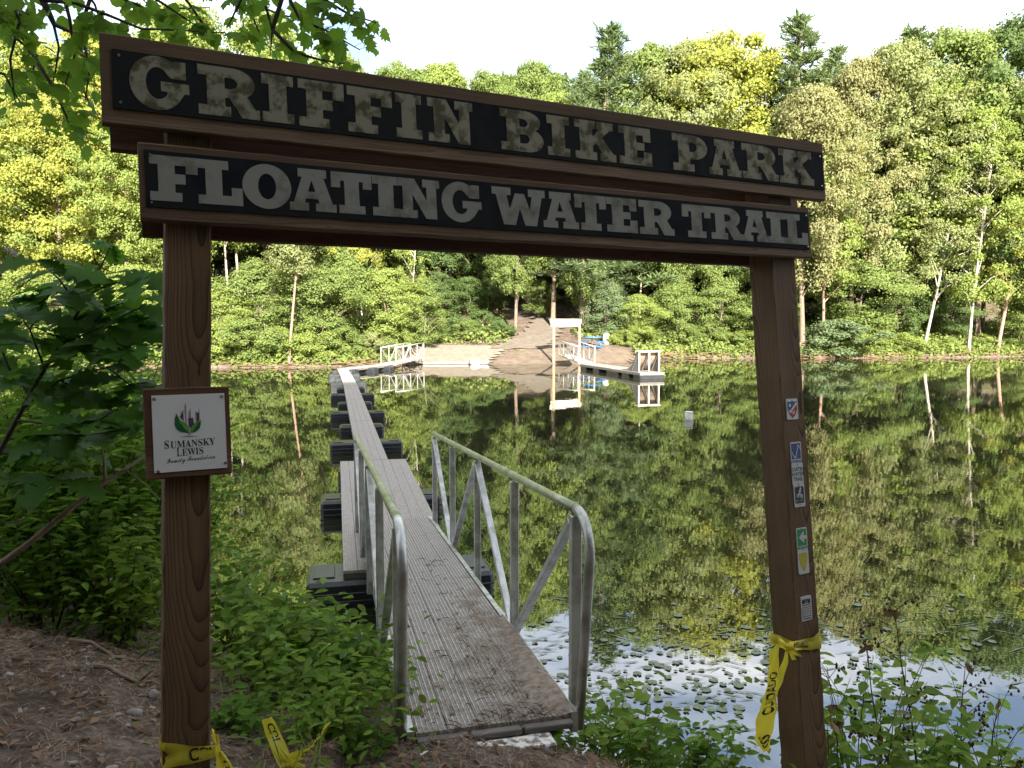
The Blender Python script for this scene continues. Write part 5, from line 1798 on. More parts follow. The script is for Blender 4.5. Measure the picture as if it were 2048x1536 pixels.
OAK = [leaf_mesh('leaf', [(0, .01, .01), (.10, .05, .05), (.18, .17, .15), (.24, .09, .08), (.33, .27, .25), (.40, .25, .28), (.46, .12, .12), (.56, .33, .35), (.64, .30, .26), (.70, .13, .12), (.80, .22, .23), (.88, .11, .10), (1, .0, .0)], .22, .15),
       leaf_mesh('leaf', [(0, .01, .01), (.14, .08, .06), (.22, .20, .19), (.29, .08, .08), (.40, .31, .33), (.48, .14, .13), (.60, .36, .33), (.68, .12, .12), (.78, .24, .26), (.90, .09, .08), (1, .0, .0)], .38, .1)]


def put_leaf(parent, meshes, pos, axis_, nrm, size, mat, rng, name='leaf'):
    me = meshes[rng.randrange(len(meshes))]
    if len(me.materials) == 0: me.materials.append(mat)
    o = bpy.data.objects.new(name, me)
    COL.objects.link(o)
    o.parent = parent
    if me.materials[0] != mat:
        o.material_slots[0].link = 'OBJECT'; o.material_slots[0].material = mat
    A_ = Vector(axis_).normalized()
    Nv = Vector(nrm)
    X_ = A_.cross(Nv)
    if X_.length < 1e-3: X_ = A_.cross(Vector((.3, .9, .1)))
    X_.normalize()
    Z_ = X_.cross(A_)
    m4 = Matrix((X_, A_, Z_)).transposed().to_4x4() @ Matrix.Diagonal((size, size, size, 1))
    m4.translation = Vector(pos) - origin(parent)
    o.matrix_local = m4
    return o


def small_leaves(b_list, rng, pos, axis_, nrm, size, asp=.5):
    b_list.append((pos, axis_, nrm, size, asp))


def flush_small(name, lst, parent, mat, kind='stuff'):
    if not lst: return
    P = np.array([tuple(q[0]) for q in lst]) - np.array(tuple(origin(parent)))
    A = unit(np.array([tuple(q[1]) for q in lst])); Nn = unit(np.array([tuple(q[2]) for q in lst]))
    s_ = np.array([q[3] for q in lst]); asp_ = np.array([q[4] for q in lst])
    # six-cornered leaf
    B = unit(np.cross(Nn, A)); Nn = np.cross(A, B)
    sl_ = s_[:, None]; wd_ = (s_ * asp_)[:, None]
    c0 = P; c1 = P + A * sl_ * .28 + B * wd_ * .42 + Nn * wd_ * .12; c2 = P + A * sl_ * .62 + B * wd_ * .40 + Nn * wd_ * .08
    c3 = P + A * sl_ - Nn * sl_ * .14; c4_ = P + A * sl_ * .62 - B * wd_ * .40 + Nn * wd_ * .08; c5 = P + A * sl_ * .28 - B * wd_ * .42 + Nn * wd_ * .12
    V_ = np.stack([c0, c1, c2, c3, c4_, c5], 1).reshape(-1, 3)
    n_ = len(P)
    base = np.arange(n_)[:, None] * 6
    F_ = np.concatenate([base + np.array([[0, 1, 2, 3]]), base + np.array([[0, 3, 4, 5]])], 0)
    me = np_mesh(name, V_, F_)
    o = link(name, me, mat, parent)
    if kind: o['kind'] = kind
    return o


def plant(name, label, base, height, nst, lsize, mat, seed, spread=.5, leafobj=60, per=7, meshes=OVAL, group=None, fine=0, lean=(0, 0), stem='stem', cat='plant', tops=None, asp=.5, r=.004):
    """several arching stems with alternate leaves; the largest leaves are pieces of their own, the rest one mass"""
    rng = random.Random(seed)
    bx, by = base
    bz = gz(bx, by)
    e = empty(name, (bx, by, bz), label, cat, group)
    sb = MB()
    spots = []
    for i in range(nst):
        a = rng.uniform(0, 6.283)
        d = Vector((math.cos(a) * spread + lean[0], math.sin(a) * spread + lean[1], 0)) * rng.uniform(.3, 1.0)
        h = height * rng.uniform(.6, 1.05)
        p0 = Vector((bx + rng.uniform(-.08, .08) * spread * 2, by + rng.uniform(-.08, .08) * spread * 2, bz - .02))
        p1 = p0 + d * .35 * h + DZ * h * .55
        p2 = p0 + d * h + DZ * h * rng.uniform(.85, 1.0)
        pts = []
        for q in range(7):
            t_ = q / 6
            pts.append(p0 * (1 - t_) ** 2 + p1 * 2 * t_ * (1 - t_) + p2 * t_ * t_ + Vector((rng.uniform(-.01, .01), rng.uniform(-.01, .01), 0)))
        sb.tube(pts, [r * (1 - .7 * q / 6) for q in range(7)], 5)
        for q in range(per):
            t_ = .22 + .78 * (q + rng.uniform(0, .8)) / per
            k_ = min(int(t_ * 6), 5)
            p = pts[k_].lerp(pts[k_ + 1], min(1, t_ * 6 - k_))
            a2 = rng.uniform(0, 6.283)
            ax_ = Vector((math.cos(a2), math.sin(a2), rng.uniform(-.25, .45)))
            nr_ = Vector((rng.uniform(-.5, .5), rng.uniform(-.6, .3), 1))
            spots.append((p, ax_, nr_, lsize * rng.uniform(.65, 1.2)))
    rng.shuffle(spots)
    sb.build('stems', M[stem], e)
    for (p, ax_, nr_, s_) in spots[:leafobj]:
        put_leaf(e, meshes, p, ax_, nr_, s_, M[mat] if rng.random() > .05 else M['dead'], rng)
    rest = [(p, ax_, nr_, s_, asp) for (p, ax_, nr_, s_) in spots[leafobj:]]
    for q in range(fine):
        p, ax_, nr_, s_ = spots[rng.randrange(len(spots))]
        pp = p + Vector((rng.gauss(0, .13), rng.gauss(0, .13), rng.gauss(0, .09)))
        a2 = rng.uniform(0, 6.283)
        rest.append((pp, Vector((math.cos(a2), math.sin(a2), rng.uniform(-.4, .4))), Vector((rng.uniform(-.6, .6), rng.uniform(-.7, .3), 1)), lsize * rng.uniform(.5, .95), asp))
    flush_small('foliage', rest, e, M[mat])
    return e


# ------------------------------------------------------------------ overhanging sycamore, trunk beyond the left edge
rng = random.Random(5)
tx0, ty0 = -6.6, 6.4
syc = empty('sycamore_tree', (tx0, ty0, gz(tx0, ty0)), 'overhanging sycamore branches with lobed leaves across the upper left corner', 'tree')
tb = MB()
g0 = gz(tx0, ty0)
tpts = [Vector((tx0, ty0, g0 - .4)), Vector((tx0 + .05, ty0, g0 + 2)), Vector((tx0 - .1, ty0 - .1, g0 + 5)), Vector((tx0 - .3, ty0 - .2, g0 + 9))]
tb.tube(tpts, [.30, .22, .18, .08], 10)
tb.build('trunk', M['bark'], syc)
lb = MB()
limb_a = [Vector((tx0 - .05, ty0, 4.6)), Vector((-5.2, 6.0, 5.6)), Vector((-3.8, 5.8, 5.75)), Vector((-2.6, 5.7, 5.7)), Vector((-1.4, 5.8, 5.5))]
lb.tube(limb_a, [.10, .07, .05, .035, .015], 6)
TW = [[(20, -70), (75, -10), (108, 52), (118, 95), (110, 150), (95, 195)], [(80, 0), (150, 6), (215, 30), (283, 58), (345, 60), (450, 66)],
      [(520, -60), (528, 0), (545, 60), (540, 112)], [(545, 60), (590, 105), (640, 120), (690, 128)], [(480, -50), (482, 0), (455, 55)],
      [(590, -60), (650, 0), (700, 30), (752, 45)], [(-50, 40), (30, 75), (75, 110), (60, 160)], [(110, 50), (165, 75), (180, 140), (170, 200)],
      [(220, -50), (250, 0), (300, 20), (420, 15)], [(330, -50), (380, 10), (430, 85)], [(620, -50), (615, 20), (660, 80), (685, 150)], [(-60, -20), (20, 10), (60, 30)],
      [(0, -40), (40, 40), (20, 120), (30, 200)], [(120, -40), (140, 40), (150, 110), (130, 170)], [(180, 0), (150, 90), (160, 170), (200, 240)], [(560, -40), (600, 40), (650, 60), (720, 100)],
      [(430, -40), (500, 20), (520, 70)], [(60, 100), (110, 180), (140, 250), (190, 270)], [(250, -40), (330, 10), (390, 50)], [(680, -40), (690, 10), (730, 40)],
      [(150, -50), (190, 10), (205, 60)], [(400, -60), (470, -10), (560, 30), (620, 40)], [(-60, 120), (10, 150), (40, 205)]]
leaves = []
for ti, tw in enumerate(TW):
    dep = 5.3 + rng.uniform(0, 1.1)
    pts = [at(x, y, dep + .06 * i) for i, (x, y) in enumerate(tw)]
    lb.tube(pts, [.016 - .012 * i / (len(pts) - 1) for i in range(len(pts))], 5)
    # tie the twig up to the limb
    j = min(range(len(limb_a)), key=lambda q: (limb_a[q] - pts[0]).length)
    lb.tube([limb_a[j], limb_a[j].lerp(pts[0], .5) + DZ * .12, pts[0]], [.02, .017, .016], 5)
    tot = sum((b_ - a).length for a, b_ in zip(pts, pts[1:]))
    n_ = max(10, int(tot * 24))
    for q in range(n_):
        t_ = rng.uniform(.1, 1) * (len(pts) - 1)
        i = min(int(t_), len(pts) - 2)
        p = pts[i].lerp(pts[i + 1], t_ - i)
        leaves.append(p)
for p in leaves:
    pet = Vector((rng.uniform(-.12, .12), rng.uniform(-.12, .12), rng.uniform(-.10, .03)))
    q_ = p + pet
    lb.tube([p, p + pet * .5 + DZ * .012, q_], [.0022, .002, .0018], 3, cap=False)
    ax_ = Vector((pet.x * 2 + rng.uniform(-.4, .4), pet.y * 2 + rng.uniform(-.4, .4), rng.uniform(-.9, .05)))
    put_leaf(syc, MAPLE, q_, ax_, Vector((rng.uniform(-.7, .7), rng.uniform(-1.0, .4), rng.uniform(.2, 1))), rng.uniform(.09, .16), M['near'], rng)
lb.build('limbs', M['twig'], syc)
# denser sprays above and left of the frame (they shade the bank)
lst = []
for q in range(2600):
    x = rng.uniform(-7.5, -.2); y = rng.uniform(2.6, 8.2); z = rng.uniform(5.45, 8.5)
    if math.sin(x * 2.1 + z) * math.sin(y * 1.7 + z * 1.3) < -.1: continue
    pz = 645 - (z - CAMZ) / y * FPX
    if pz > -25: continue
    a2 = rng.uniform(0, 6.283)
    lst.append((Vector((x, y, z)), Vector((math.cos(a2), math.sin(a2), -.3)), Vector((rng.uniform(-.5, .5), rng.uniform(-.5, .5), 1)), rng.uniform(.13, .22), .85))
flush_small('crown', lst, syc, M['near'])

# ------------------------------------------------------------------ oak sapling, far left
rng = random.Random(9)
D_ = 3.6
oxy = at(2, 900, D_)
ob_ = empty('oak_sapling', (oxy.x - .05, oxy.y + .05, gz(oxy.x - .05, oxy.y + .05)), 'young oak with big lobed leaves at the left edge of the photo', 'sapling')
sb = MB()
main = [Vector((oxy.x - .25, oxy.y + .05, gz(oxy.x - .25, oxy.y) - .05)), at(-60, 1010, D_), at(5, 893, D_), at(60, 790, D_), at(109, 706, D_ + .02), at(170, 600, D_), at(224, 487, D_)]
sb.tube(main, [.016, .014, .012, .010, .008, .006, .003], 6)
BR = [[(40, 820), (120, 760), (215, 735), (300, 700)], [(90, 740), (60, 660), (20, 600)], [(120, 690), (200, 655), (290, 610)], [(30, 840), (110, 850), (200, 840), (260, 800)],
      [(160, 620), (120, 560), (75, 520)], [(-10, 910), (60, 900), (150, 900)], [(180, 585), (250, 560), (300, 540)], [(60, 790), (20, 740), (-30, 700)], [(200, 655), (250, 640), (320, 655)], [(215, 735), (260, 770), (320, 760)],
      [(10, 880), (90, 870), (180, 870), (300, 850)], [(109, 706), (180, 690), (330, 690)], [(150, 640), (230, 610), (330, 590)], [(-30, 950), (40, 960), (130, 960)], [(20, 740), (-20, 640), (-30, 560)], [(120, 760), (180, 790), (250, 830)], [(60, 660), (90, 600), (150, 540)]]
sp = []
for br in BR:
    dd = D_ + rng.uniform(-.35, .35)
    pts = [at(x, y, D_ + (dd - D_) * i / (len(br) - 1)) for i, (x, y) in enumerate(br)]
    sb.tube(pts, [.006 - .004 * i / (len(pts) - 1) for i in range(len(pts))], 5)
    for q in range(15):
        t_ = rng.uniform(.25, 1) * (len(pts) - 1); i = min(int(t_), len(pts) - 2)
        sp.append(pts[i].lerp(pts[i + 1], t_ - i))
for q in range(14):
    t_ = rng.uniform(2.6, 6) ; i = min(int(t_), 5)
    sp.append(main[i].lerp(main[i + 1], t_ - i))
for q in range(5): sp.append(main[-1])
sb.build('stems', M['twig'], ob_)
for p in sp:
    a2 = rng.uniform(0, 6.283)
    ax_ = Vector((math.cos(a2) * 1.0, math.sin(a2) * .7, rng.uniform(-.35, .30)))
    put_leaf(ob_, OAK, p, ax_, Vector((rng.uniform(-.5, .5), rng.uniform(-.9, .2), 1)), rng.uniform(.13, .24), M['oak'], rng)

# ------------------------------------------------------------------ shrubs on the left bank
def shrub(label, px, Y, height, nst, lsize, mat, seed, spread=.6, leafobj=70, per=12, fine=500, **kw):
    x = (px - 1024) / FPX * Y
    return plant('shrub', label, (x, Y), height, nst, lsize, mat, seed, spread, leafobj, per, fine=fine, group='shrubs on the left bank', stem='twig', cat='shrub', r=.006, **kw)


shrub('dark leafy shrub at the left edge under the oak sapling', 20, 4.3, 1.7, 16, 0.106, 'near', 101, .45, 80, 14, 1800)
shrub('leafy shrub with small oval leaves between the left edge and the plaque', 150, 4.6, 1.75, 18, 0.094, 'weed', 102, .45, 80, 15, 2000)
shrub('shrub with arching stems just left of the plaque', 265, 4.8, 1.7, 18, 0.094, 'near', 103, .42, 80, 15, 2000)
shrub('tall shrub behind the oak sapling at the left', 60, 5.8, 2.4, 18, 0.112, 'near', 104, .42, 60, 15, 2400)
shrub('tall dark shrub filling the gap above the plaque, left of the post', 275, 5.3, 2.0, 16, .115, 'near', 109, .35, 60, 15, 1500)
shrub('tall dark shrub at the left edge behind the dead branch', -10, 5.0, 2.1, 16, .115, 'near', 110, .4, 60, 15, 1500)
shrub('tall shrub directly behind the plaque and left post', 330, 6.0, 1.5, 16, 0.106, 'weed', 105, .5, 60, 14, 1800)
shrub('shrub farther back on the left bank behind the dead branch', 190, 6.8, 2.3, 18, 0.112, 'near', 106, .5, 40, 14, 2400)
shrub('low leafy shrub at the mound top left of the post', 215, 4.1, .75, 14, 0.081, 'weed', 107, .6, 60, 10, 1200)
shrub('low leafy shrub at the mound top beside the left edge', 60, 4.0, .85, 14, 0.088, 'near', 108, .6, 60, 10, 1200)
# dead branch slanting across the shrubs
mb = MB()
bpts = [at(-30, 1150, 3.5), at(60, 1085, 3.55), at(150, 1010, 3.6), at(210, 965, 3.65), at(300, 905, 3.8), at(345, 880, 3.9)]
mb.tube(bpts, [.016, .014, .012, .010, .006, .003], 7)
mb.tube([bpts[3], at(208, 915, 3.65), at(203, 895, 3.66)], [.009, .006, .002], 6)
mb.tube([at(250, 940, 3.7), at(290, 968, 3.72), at(320, 1000, 3.75)], [.005, .004, .002], 5)
tag(mb.build('dead_branch', M['dry']), 'long bare dead branch slanting across the left shrubs', 'branch')

# ------------------------------------------------------------------ weeds round the gangway
WG = 'weeds between the left post and the gangway'
for i, (px, Y, h, nst, ls, mat, sprd, lab) in enumerate([
    (470, 4.1, 0.65, 12, 0.102, 'weed', .5, 'leafy weed close right of the left post'),
    (545, 4.5, 0.56, 12, 0.102, 'weed', .5, 'leafy weed midway between left post and gangway'),
    (610, 4.7, 0.58, 10, 0.132, 'weed', .45, 'tall weed with long pointed leaves before the black float'),
    (660, 4.2, 0.45, 12, 0.090, 'weed', .55, 'bushy weed left of the gangway rail'),
    (700, 4.1, 0.38, 11, 0.090, 'near', .5, 'dense weed touching the left gangway rail'),
    (735, 3.85, 0.24, 11, 0.084, 'weed', .55, 'weed at the foot of the left gangway rail'),
    (665, 3.5, 0.19, 11, 0.084, 'weed', .6, 'low weed in front of the left gangway rail'),
    (600, 3.55, 0.29, 12, 0.090, 'weed', .6, 'low weed behind the tape scrap'),
    (505, 3.65, 0.38, 12, 0.090, 'weed', .6, 'low weed right of the left post, above the tape'),
    (450, 5.0, 0.88, 12, 0.102, 'near', .45, 'tall weed right of the plaque against the water'),
    (560, 5.2, 0.50, 12, 0.096, 'weed', .5, 'weed at the water edge left of the black float'),
    (640, 3.2, 0.18, 10, 0.072, 'weed', .7, 'small weed by the loose tape at the bottom of the photo'),
    (700, 3.25, 0.18, 9, 0.072, 'near', .7, 'small weed left of the gangway foot at the bottom'),
    (470, 3.15, 0.18, 10, 0.072, 'near', .7, 'small weed beside the taped left post'),
]):
    plant('weed', lab, ((px - 1024) / FPX * Y, Y), h, nst, ls, mat, 200 + i, sprd, 34, 9, fine=170, group=WG)
RG = 'weeds on the right bank'
for i, (px, Y, h, nst, ls, mat, sprd, lab) in enumerate([
    (1215, 3.75, 0.39, 13, 0.078, 'weed', .6, 'weed at the foot of the right gangway rail'),
    (1090, 3.95, 0.22, 9, 0.090, 'weed', .6, 'small weed pushing up beside the muddy gangway edge'),
    (1270, 3.90, 0.62, 10, 0.108, 'weed', .5, 'tall weed with drooping leaves right of the gangway rail'),
    (1340, 4.00, 0.39, 11, 0.078, 'weed', .6, 'weed in the middle between gangway and right post'),
    (1420, 3.75, 0.34, 9, 0.072, 'near', .6, 'low weed left of the right post'),
    (1490, 3.75, 0.29, 9, 0.072, 'weed', .7, 'low weed under the hanging tape end'),
    (1310, 3.55, 0.26, 13, 0.066, 'near', .7, 'low dark weed at the bottom between gangway and right post'),
    (1690, 3.59, 0.75, 9, 0.090, 'weed', .5, 'weed close right of the right post'),
    (1770, 3.65, 1.00, 9, 0.096, 'weed', .5, 'taller weed right of the right post'),
    (1850, 3.68, 0.89, 9, 0.102, 'weed', .5, 'broad-leaved weed at lower right'),
    (1930, 3.71, 0.75, 9, 0.096, 'weed', .5, 'weed near the lower right corner'),
    (2030, 3.77, 0.96, 9, 0.096, 'weed', .5, 'weed cut by the right edge at the lower right corner'),
]):
    plant('weed', lab, ((px - 1024) / FPX * Y, Y), h, nst, ls, mat, 300 + i, sprd, 34, 8, fine=90, group=RG)


# dry stalks with dark seed heads
def stalk(label, px, Y, h, seed, lean):
    rng = random.Random(seed)
    x = (px - 1024) / FPX * Y
    z = gz(x, Y)
    e = empty('dry_stalk', (x, Y, z), label, 'plant', 'dry stalks on the right bank')
    b = MB(); s_ = MB()
    p0 = Vector((x, Y, z - .02)); p1 = Vector((x + lean, Y + .05, z + h))
    main_ = [p0.lerp(p1, t_) + Vector((.02 * math.sin(t_ * 5), 0, 0)) for t_ in (0, .25, .5, .75, 1)]
    b.tube(main_, [.005, .0045, .004, .003, .0015], 5)
    for q in range(9):
        t_ = rng.uniform(.3, 1) * 4; i = min(int(t_), 3)
        p = main_[i].lerp(main_[i + 1], t_ - i)
        d = Vector((rng.uniform(-1, 1), rng.uniform(-.6, .6), rng.uniform(.1, .7))).normalized() * rng.uniform(.08, .24)
        b.tube([p, p + d * .6 + DZ * .01, p + d], [.002, .0015, .001], 4)
        for w_ in range(7):
            c = p + d * rng.uniform(.5, 1.05) + Vector((rng.gauss(0, .012), rng.gauss(0, .012), rng.gauss(0, .014)))
            r_ = rng.uniform(.004, .009)
            s_.tube([c - DZ * r_, c, c + DZ * r_ * 1.3], [r_ * .4, r_, r_ * .3], 5)
    b.build('stems', M['twig'], e)
    s_.build('seed_heads', M['seed'], e)['kind'] = 'stuff'
    for q in range(4):
        i = rng.randrange(1, 5)
        put_leaf(e, OVAL, main_[i], Vector((rng.uniform(-1, 1), rng.uniform(-.4, .4), -.7)), Vector((0, -1, .4)), rng.uniform(.05, .085), M['dead'], rng)


for i, (px, Y, h, ln_, lab) in enumerate([(1735, 3.6, .72, -.10, 'dry stalk leaning left, closest to the right post'), (1800, 3.62, .85, -.06, 'dry stalk with dark red seed heads right of the right post'),
                                         (1880, 3.62, 1.05, -.12, 'tallest dry stalk at lower right, with curled brown leaves'), (1940, 3.65, .80, .10, 'dry stalk leaning right near the right edge'), (1990, 3.65, .62, .16, 'shortest dry stalk near the lower right corner')]):
    stalk(lab, px, Y, h, 400 + i, ln_)


# ------------------------------------------------------------------ grass blades, litter, stones
rg = np.random.default_rng(55)


def blades(name, label, n_, xr, yr, h0, h1, mat, keepf, wd=.006):
    x = rg.uniform(*xr, n_); y = rg.uniform(*yr, n_)
    k_ = keepf(x, y)
    x, y = x[k_], y[k_]
    z = ground(x, y)
    P = np.stack([x, y, z], 1)
    A = unit(np.stack([rg.normal(0, .45, len(x)), rg.normal(0, .45, len(x)), np.ones(len(x))], 1))
    Nn = unit(rg.normal(0, 1, P.shape) * np.array([1, 1, .2]))
    l = rg.uniform(h0, h1, len(x))
    V_, F_ = kites(P, A, Nn, l, np.full(len(x), wd), 0)
    return tag(link(name, np_mesh(name, V_, F_), mat), label, kind='stuff')


def offpath(x, y):
    ax_ = -.08 - .243 * (y - 3.46)
    return (sn(x) - y > .05) & ~((np.abs(x - ax_) < .55) & (y > 2.4)) & ~((np.abs(x) < .7) & (y < 3.5))


blades('grass', 'thin green grass blades between the weeds', 7000, (-2.2, 3.4), (2.6, 5.6), .05, .20, M['weed'], lambda x, y: offpath(x, y) & ((x > -1.0)) & (np.sin(x * 4 + y * 2) > -.5))
blades('grass', 'sparse grass on the left mound', 900, (-3.8, -.9), (2.2, 5.5), .05, .16, M['weed'], lambda x, y: offpath(x, y) & (np.sin(x * 3.3) * np.sin(y * 4.1) > .25))
# pine needles and dead leaf bits on the ground
n_ = 52000
x = rg.uniform(-4.2, 3.2, n_); y = rg.uniform(1.3, 5.2, n_)
k_ = (sn(x) - y > .02)
x, y = x[k_], y[k_]
P = np.stack([x, y, ground(x, y) + rg.uniform(.003, .018, len(x))], 1)
a = rg.uniform(0, 6.283, len(x))
A = unit(np.stack([np.cos(a), np.sin(a), rg.normal(0, .18, len(x))], 1))
Nn = unit(np.stack([rg.normal(0, .25, len(x)), rg.normal(0, .25, len(x)), np.ones(len(x))], 1))
big = rg.random(len(x)) < .22
l = np.where(big, rg.uniform(.02, .05, len(x)), rg.uniform(.04, .12, len(x)))
wd_ = np.where(big, l * .6, .0022)
V_, F_ = kites(P, A, Nn, l, wd_, .1)
M['needle'] = mat_plain('needle_brown', (.34, .235, .165), rough=.95, var=.35, scale=30)
M['shale'] = mat_plain('shale_grey', (.33, .30, .27), rough=.9, col2=(.17, .15, .13), scale=14)
tag(link('leaf_litter', np_mesh('leaf_litter', V_, F_, mat_idx=np.where(big, 1, 0)), [M['needle'], M['dead']]), 'brown pine needles and leaf bits strewn over the near bank', kind='stuff')
# shale chips
b = MB()
for q in range(2600):
    x = rg.uniform(-3.6, 1.0); y = rg.uniform(1.6, 4.6)
    if sn(x) - y < .1 or (x > -.9 and rg.random() < .75): continue
    r_ = .003 + .011 * rg.random() ** 2
    a = rg.uniform(0, 6.28)
    X_ = Vector((math.cos(a), math.sin(a), rg.normal(0, .25))).normalized(); Y_ = DZ.cross(X_).normalized()
    b.box((x, y, gz(x, y) + r_ * .2), (r_ * 2, r_ * 1.4, r_ * .6), (X_, Y_, X_.cross(Y_)))
tag(b.build('gravel', M['shale']), 'grey shale chips scattered over the muddy mound', kind='stuff')
# stones one can pick out
for i, (px, py, Y, r, lab) in enumerate([(242, 1362, 3.0, .036, 'pale stone half way up the left mound'), (280, 1337, 3.15, .022, 'small pale stone near the top of the left mound'), (120, 1395, 2.8, .018, 'small grey stone low on the left mound'), (186, 1470, 2.6, .020, 'small stone at the bottom of the left mound')]):
    x, y = (px - 1024) / FPX * Y, Y
    tag(lump((x, y, gz(x, y) + r * .25), r, 80 + i, .65, 9, 6, .22).build('stone', M['shale']), lab, 'stone', 'stones on the left mound')
# sticks on the mound
for i, (pa, pb, Y, r, lab) in enumerate([((110, 1255), (315, 1268), 3.55, .011, 'grey stick lying along the crest of the left mound'), ((160, 1320), (285, 1305), 3.2, .012, 'short thick stick on the left mound'), ((0, 1215), (105, 1208), 3.7, .006, 'thin stick at the left edge of the mound'),
                                         ((432, 1470), (548, 1524), 2.95, .007, 'bent twig lying between the left post and the tape scrap')]):
    a = Vector(((pa[0] - 1024) / FPX * Y, Y, 0)); c = Vector(((pb[0] - 1024) / FPX * Y, Y + .1, 0))
    pts = []
    for q in range(6):
        p = a.lerp(c, q / 5)
        p.z = gz(p.x, p.y) + .02 + .012 * math.sin(q * 2.1)
        pts.append(p)
    mb = MB().tube(pts, [r * (1 - .12 * q) for q in range(6)], 6)
    mb.tube([pts[3], pts[3] + Vector((.05, .03, .04)), pts[3] + Vector((.10, .02, .05))], [r * .6, r * .4, r * .2], 5)
    tag(mb.build('stick', M['dry']), lab, 'stick', 'sticks on the near bank')

M['mud'] = mat_plain('dried_mud', (.33, .27, .215), rough=.95, col2=(.15, .115, .085), scale=26, bump=.8)
# twigs and mud crumbs on the gangway
tw_ = MB(); cr_ = MB()
rgp = random.Random(12)
gN, gF = Vector((-.08, 3.46, .735)), Vector((-1.33, 8.62, .37))
for q in range(230):
    t_ = rgp.random() ** 2.2 * .62
    v_ = rgp.triangular(-.36, .36, .16)
    p = gN.lerp(gF, t_) - gY * v_ + DZ * .006
    a = rgp.uniform(0, 6.283)
    if rgp.random() < .45:
        ln_ = rgp.uniform(.02, .11)
        d = Vector((math.cos(a), math.sin(a), 0)) * ln_
        tw_.tube([p, p + d * .5 + DZ * rgp.uniform(.002, .012), p + d], [.0022, .002, .001], 4)
    else:
        r_ = .003 + .010 * rgp.random() ** 2
        cr_.box(p + DZ * r_ * .1, (r_ * 2.4, r_ * rgp.uniform(.8, 2), r_ * .6), (Vector((math.cos(a), math.sin(a), 0)), Vector((-math.sin(a), math.cos(a), 0)), DZ), 0, r_ * .3)
tag(tw_.build('twig_litter', M['twig']), 'small dark twigs strewn on the gangway', kind='stuff')
tag(cr_.build('mud_crumbs', M['mud']), 'crumbs of mud strewn on the gangway', kind='stuff')
# heaped mud along the right side of the gangway foot
mdv, mdf = [], []
nn_ = 40; mm_ = 8
for i in range(nn_ + 1):
    t_ = i / nn_
    c = gN.lerp(gF, .0 + .30 * t_)
    wdt = (.17 * (1 - t_) ** .8 + .03 + .025 * math.sin(i * 1.7)) * min(1, .25 + t_ * 9)
    for j in range(mm_ + 1):
        v_ = j / mm_
        p = c - gY * (.395 - wdt * v_)
        h = .035 * min(1, t_ * 8) * (1 - t_) ** .7 * math.sin(math.pi * min(1, v_ * .8 + .2)) * (1 - v_) + .001
        mdv.append(tuple(p + DZ * (h + .006 * rgp.random() * (1 - v_) - .004 * (v_ > .99))))
mdf = [(i * (mm_ + 1) + j, i * (mm_ + 1) + j + 1, (i + 1) * (mm_ + 1) + j + 1, (i + 1) * (mm_ + 1) + j) for i in range(nn_) for j in range(mm_)]
tag(link('mud', np_mesh('mud', mdv, mdf, smooth=True), M['mud']), 'dark mud heaped along the right edge of the gangway foot', kind='stuff')

# threshold: pale painted timber strip pieces before the gangway
th = empty('threshold', gN - gX * .08, 'worn white painted edge where the path meets the gangway', 'threshold')
M['flaky'] = mat_plain('white_paint_flaking', (.66, .64, .60), rough=.8, col2=(.16, .12, .09), scale=22, lo=.42, hi=.54)
for i in range(3):
    a = gN - gX * .035 - gY * (-.37 + .25 * i) + DZ * -.032
    MB().box(a - gY * .12, (.05, .235, .03), (gX, gY, DZ), 0, .004).build('strip', M['fascia'], th)
c = gN - gX * .125; c.z = gz(c.x, c.y) - .022
c = c - gY * -.06
MB().box(c, (.12, .62, .06), (gX, gY, DZ), 0, .008).build('slab', M['flaky'], th)

# ------------------------------------------------------------------ lily pads
lp = empty('water_lily_patch', (1.6, 6.0, 0), 'patch of round lily pads floating right of the gangway', 'water lily')
M['pad'] = mat_plain('lily_pad', (.22, .26, .16), rough=.55, col2=(.12, .15, .085), scale=12, spec=.35)


def pad_mesh(seed):
    rng = random.Random(seed)
    n_ = 16
    vs = [(0, 0, .002)]
    for i in range(n_):
        a = .22 + (6.283 - .44) * i / (n_ - 1)
        r_ = 1 + rng.uniform(-.06, .06)
        vs.append((r_ * math.cos(a), r_ * math.sin(a), rng.uniform(.0, .02)))
    fs = [(0, 1 + i, 2 + i) for i in range(n_ - 1)]
    me = bpy.data.meshes.new('lily_pad'); me.from_pydata(vs, [], fs); me.update(); me.materials.append(M['pad'])
    return me


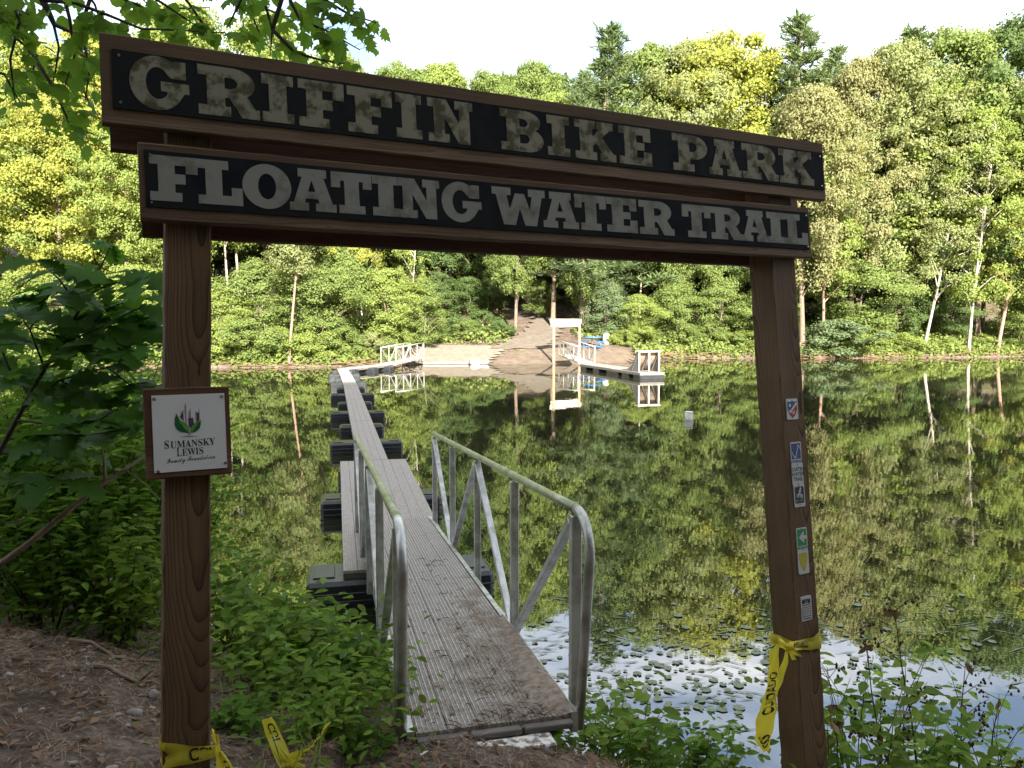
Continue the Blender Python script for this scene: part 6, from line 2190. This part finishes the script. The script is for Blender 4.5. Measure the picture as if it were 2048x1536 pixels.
pads = [pad_mesh(q) for q in range(4)]
rngp = random.Random(21)
placed = []
tries = 0
while len(placed) < 360 and tries < 9000:
    tries += 1
    px = rngp.uniform(1040, 2000); py = rngp.uniform(1190, 1500)
    pc = 1330 + 40 * math.sin(px * .006)
    if rngp.random() > math.exp(-((py - pc) / 95) ** 2) * (1.0 if px < 1640 else .30) * min(1, (px - 1020) / 200): continue
    r_ = ray(px, py); q = Vector((0, 0, CAMZ)) + r_ * (-CAMZ / r_.z)
    if sn(q.x) - q.y > -.15: continue
    s_ = .014 + .030 * rngp.random() ** 1.6
    if any((q.x - a) ** 2 + (q.y - b) ** 2 < (.75 * (s_ + c_)) ** 2 for a, b, c_ in placed): continue
    placed.append((q.x, q.y, s_))
placed.sort(key=lambda v: -v[2] / v[1])
for (x, y, s_) in placed[:300]:
    o = bpy.data.objects.new('lily_pad', pads[rngp.randrange(4)])
    COL.objects.link(o); o.parent = lp
    o.location = (x - 1.6, y - 6.0, .006 + rngp.uniform(0, .004)); o.rotation_euler = (0, 0, rngp.uniform(0, 6.28)); o.scale = (s_, s_ * rngp.uniform(.8, 1), s_)
b = MB()
for (x, y, s_) in placed[300:]:
    b.add([(x + s_ * math.cos(6.283 * i / 10), y + s_ * math.sin(6.283 * i / 10), .008) for i in range(10)], [list(range(10))])
for q in range(1000):
    px = rngp.uniform(1020, 2040); py = rngp.uniform(1190, 1500)
    if rngp.random() > math.exp(-((py - 1290 - 40 * math.sin(px * .006)) / 90) ** 2) * (1 if px < 1640 else .4): continue
    r_ = ray(px, py); w_ = Vector((0, 0, CAMZ)) + r_ * (-CAMZ / r_.z)
    if sn(w_.x) - w_.y > -.1: continue
    a = rngp.uniform(-.7, .7); l_ = rngp.uniform(.03, .14); d = Vector((math.cos(a), math.sin(a), 0)); t_ = Vector((-d.y, d.x, 0)) * rngp.uniform(.003, .009)
    c = Vector((w_.x, w_.y, .005))
    b.add([c - d * l_, c + t_, c + d * l_, c - t_], [(0, 1, 2, 3)])
fo = b.build('floating_bits', M['pad'], lp); fo['kind'] = 'stuff'
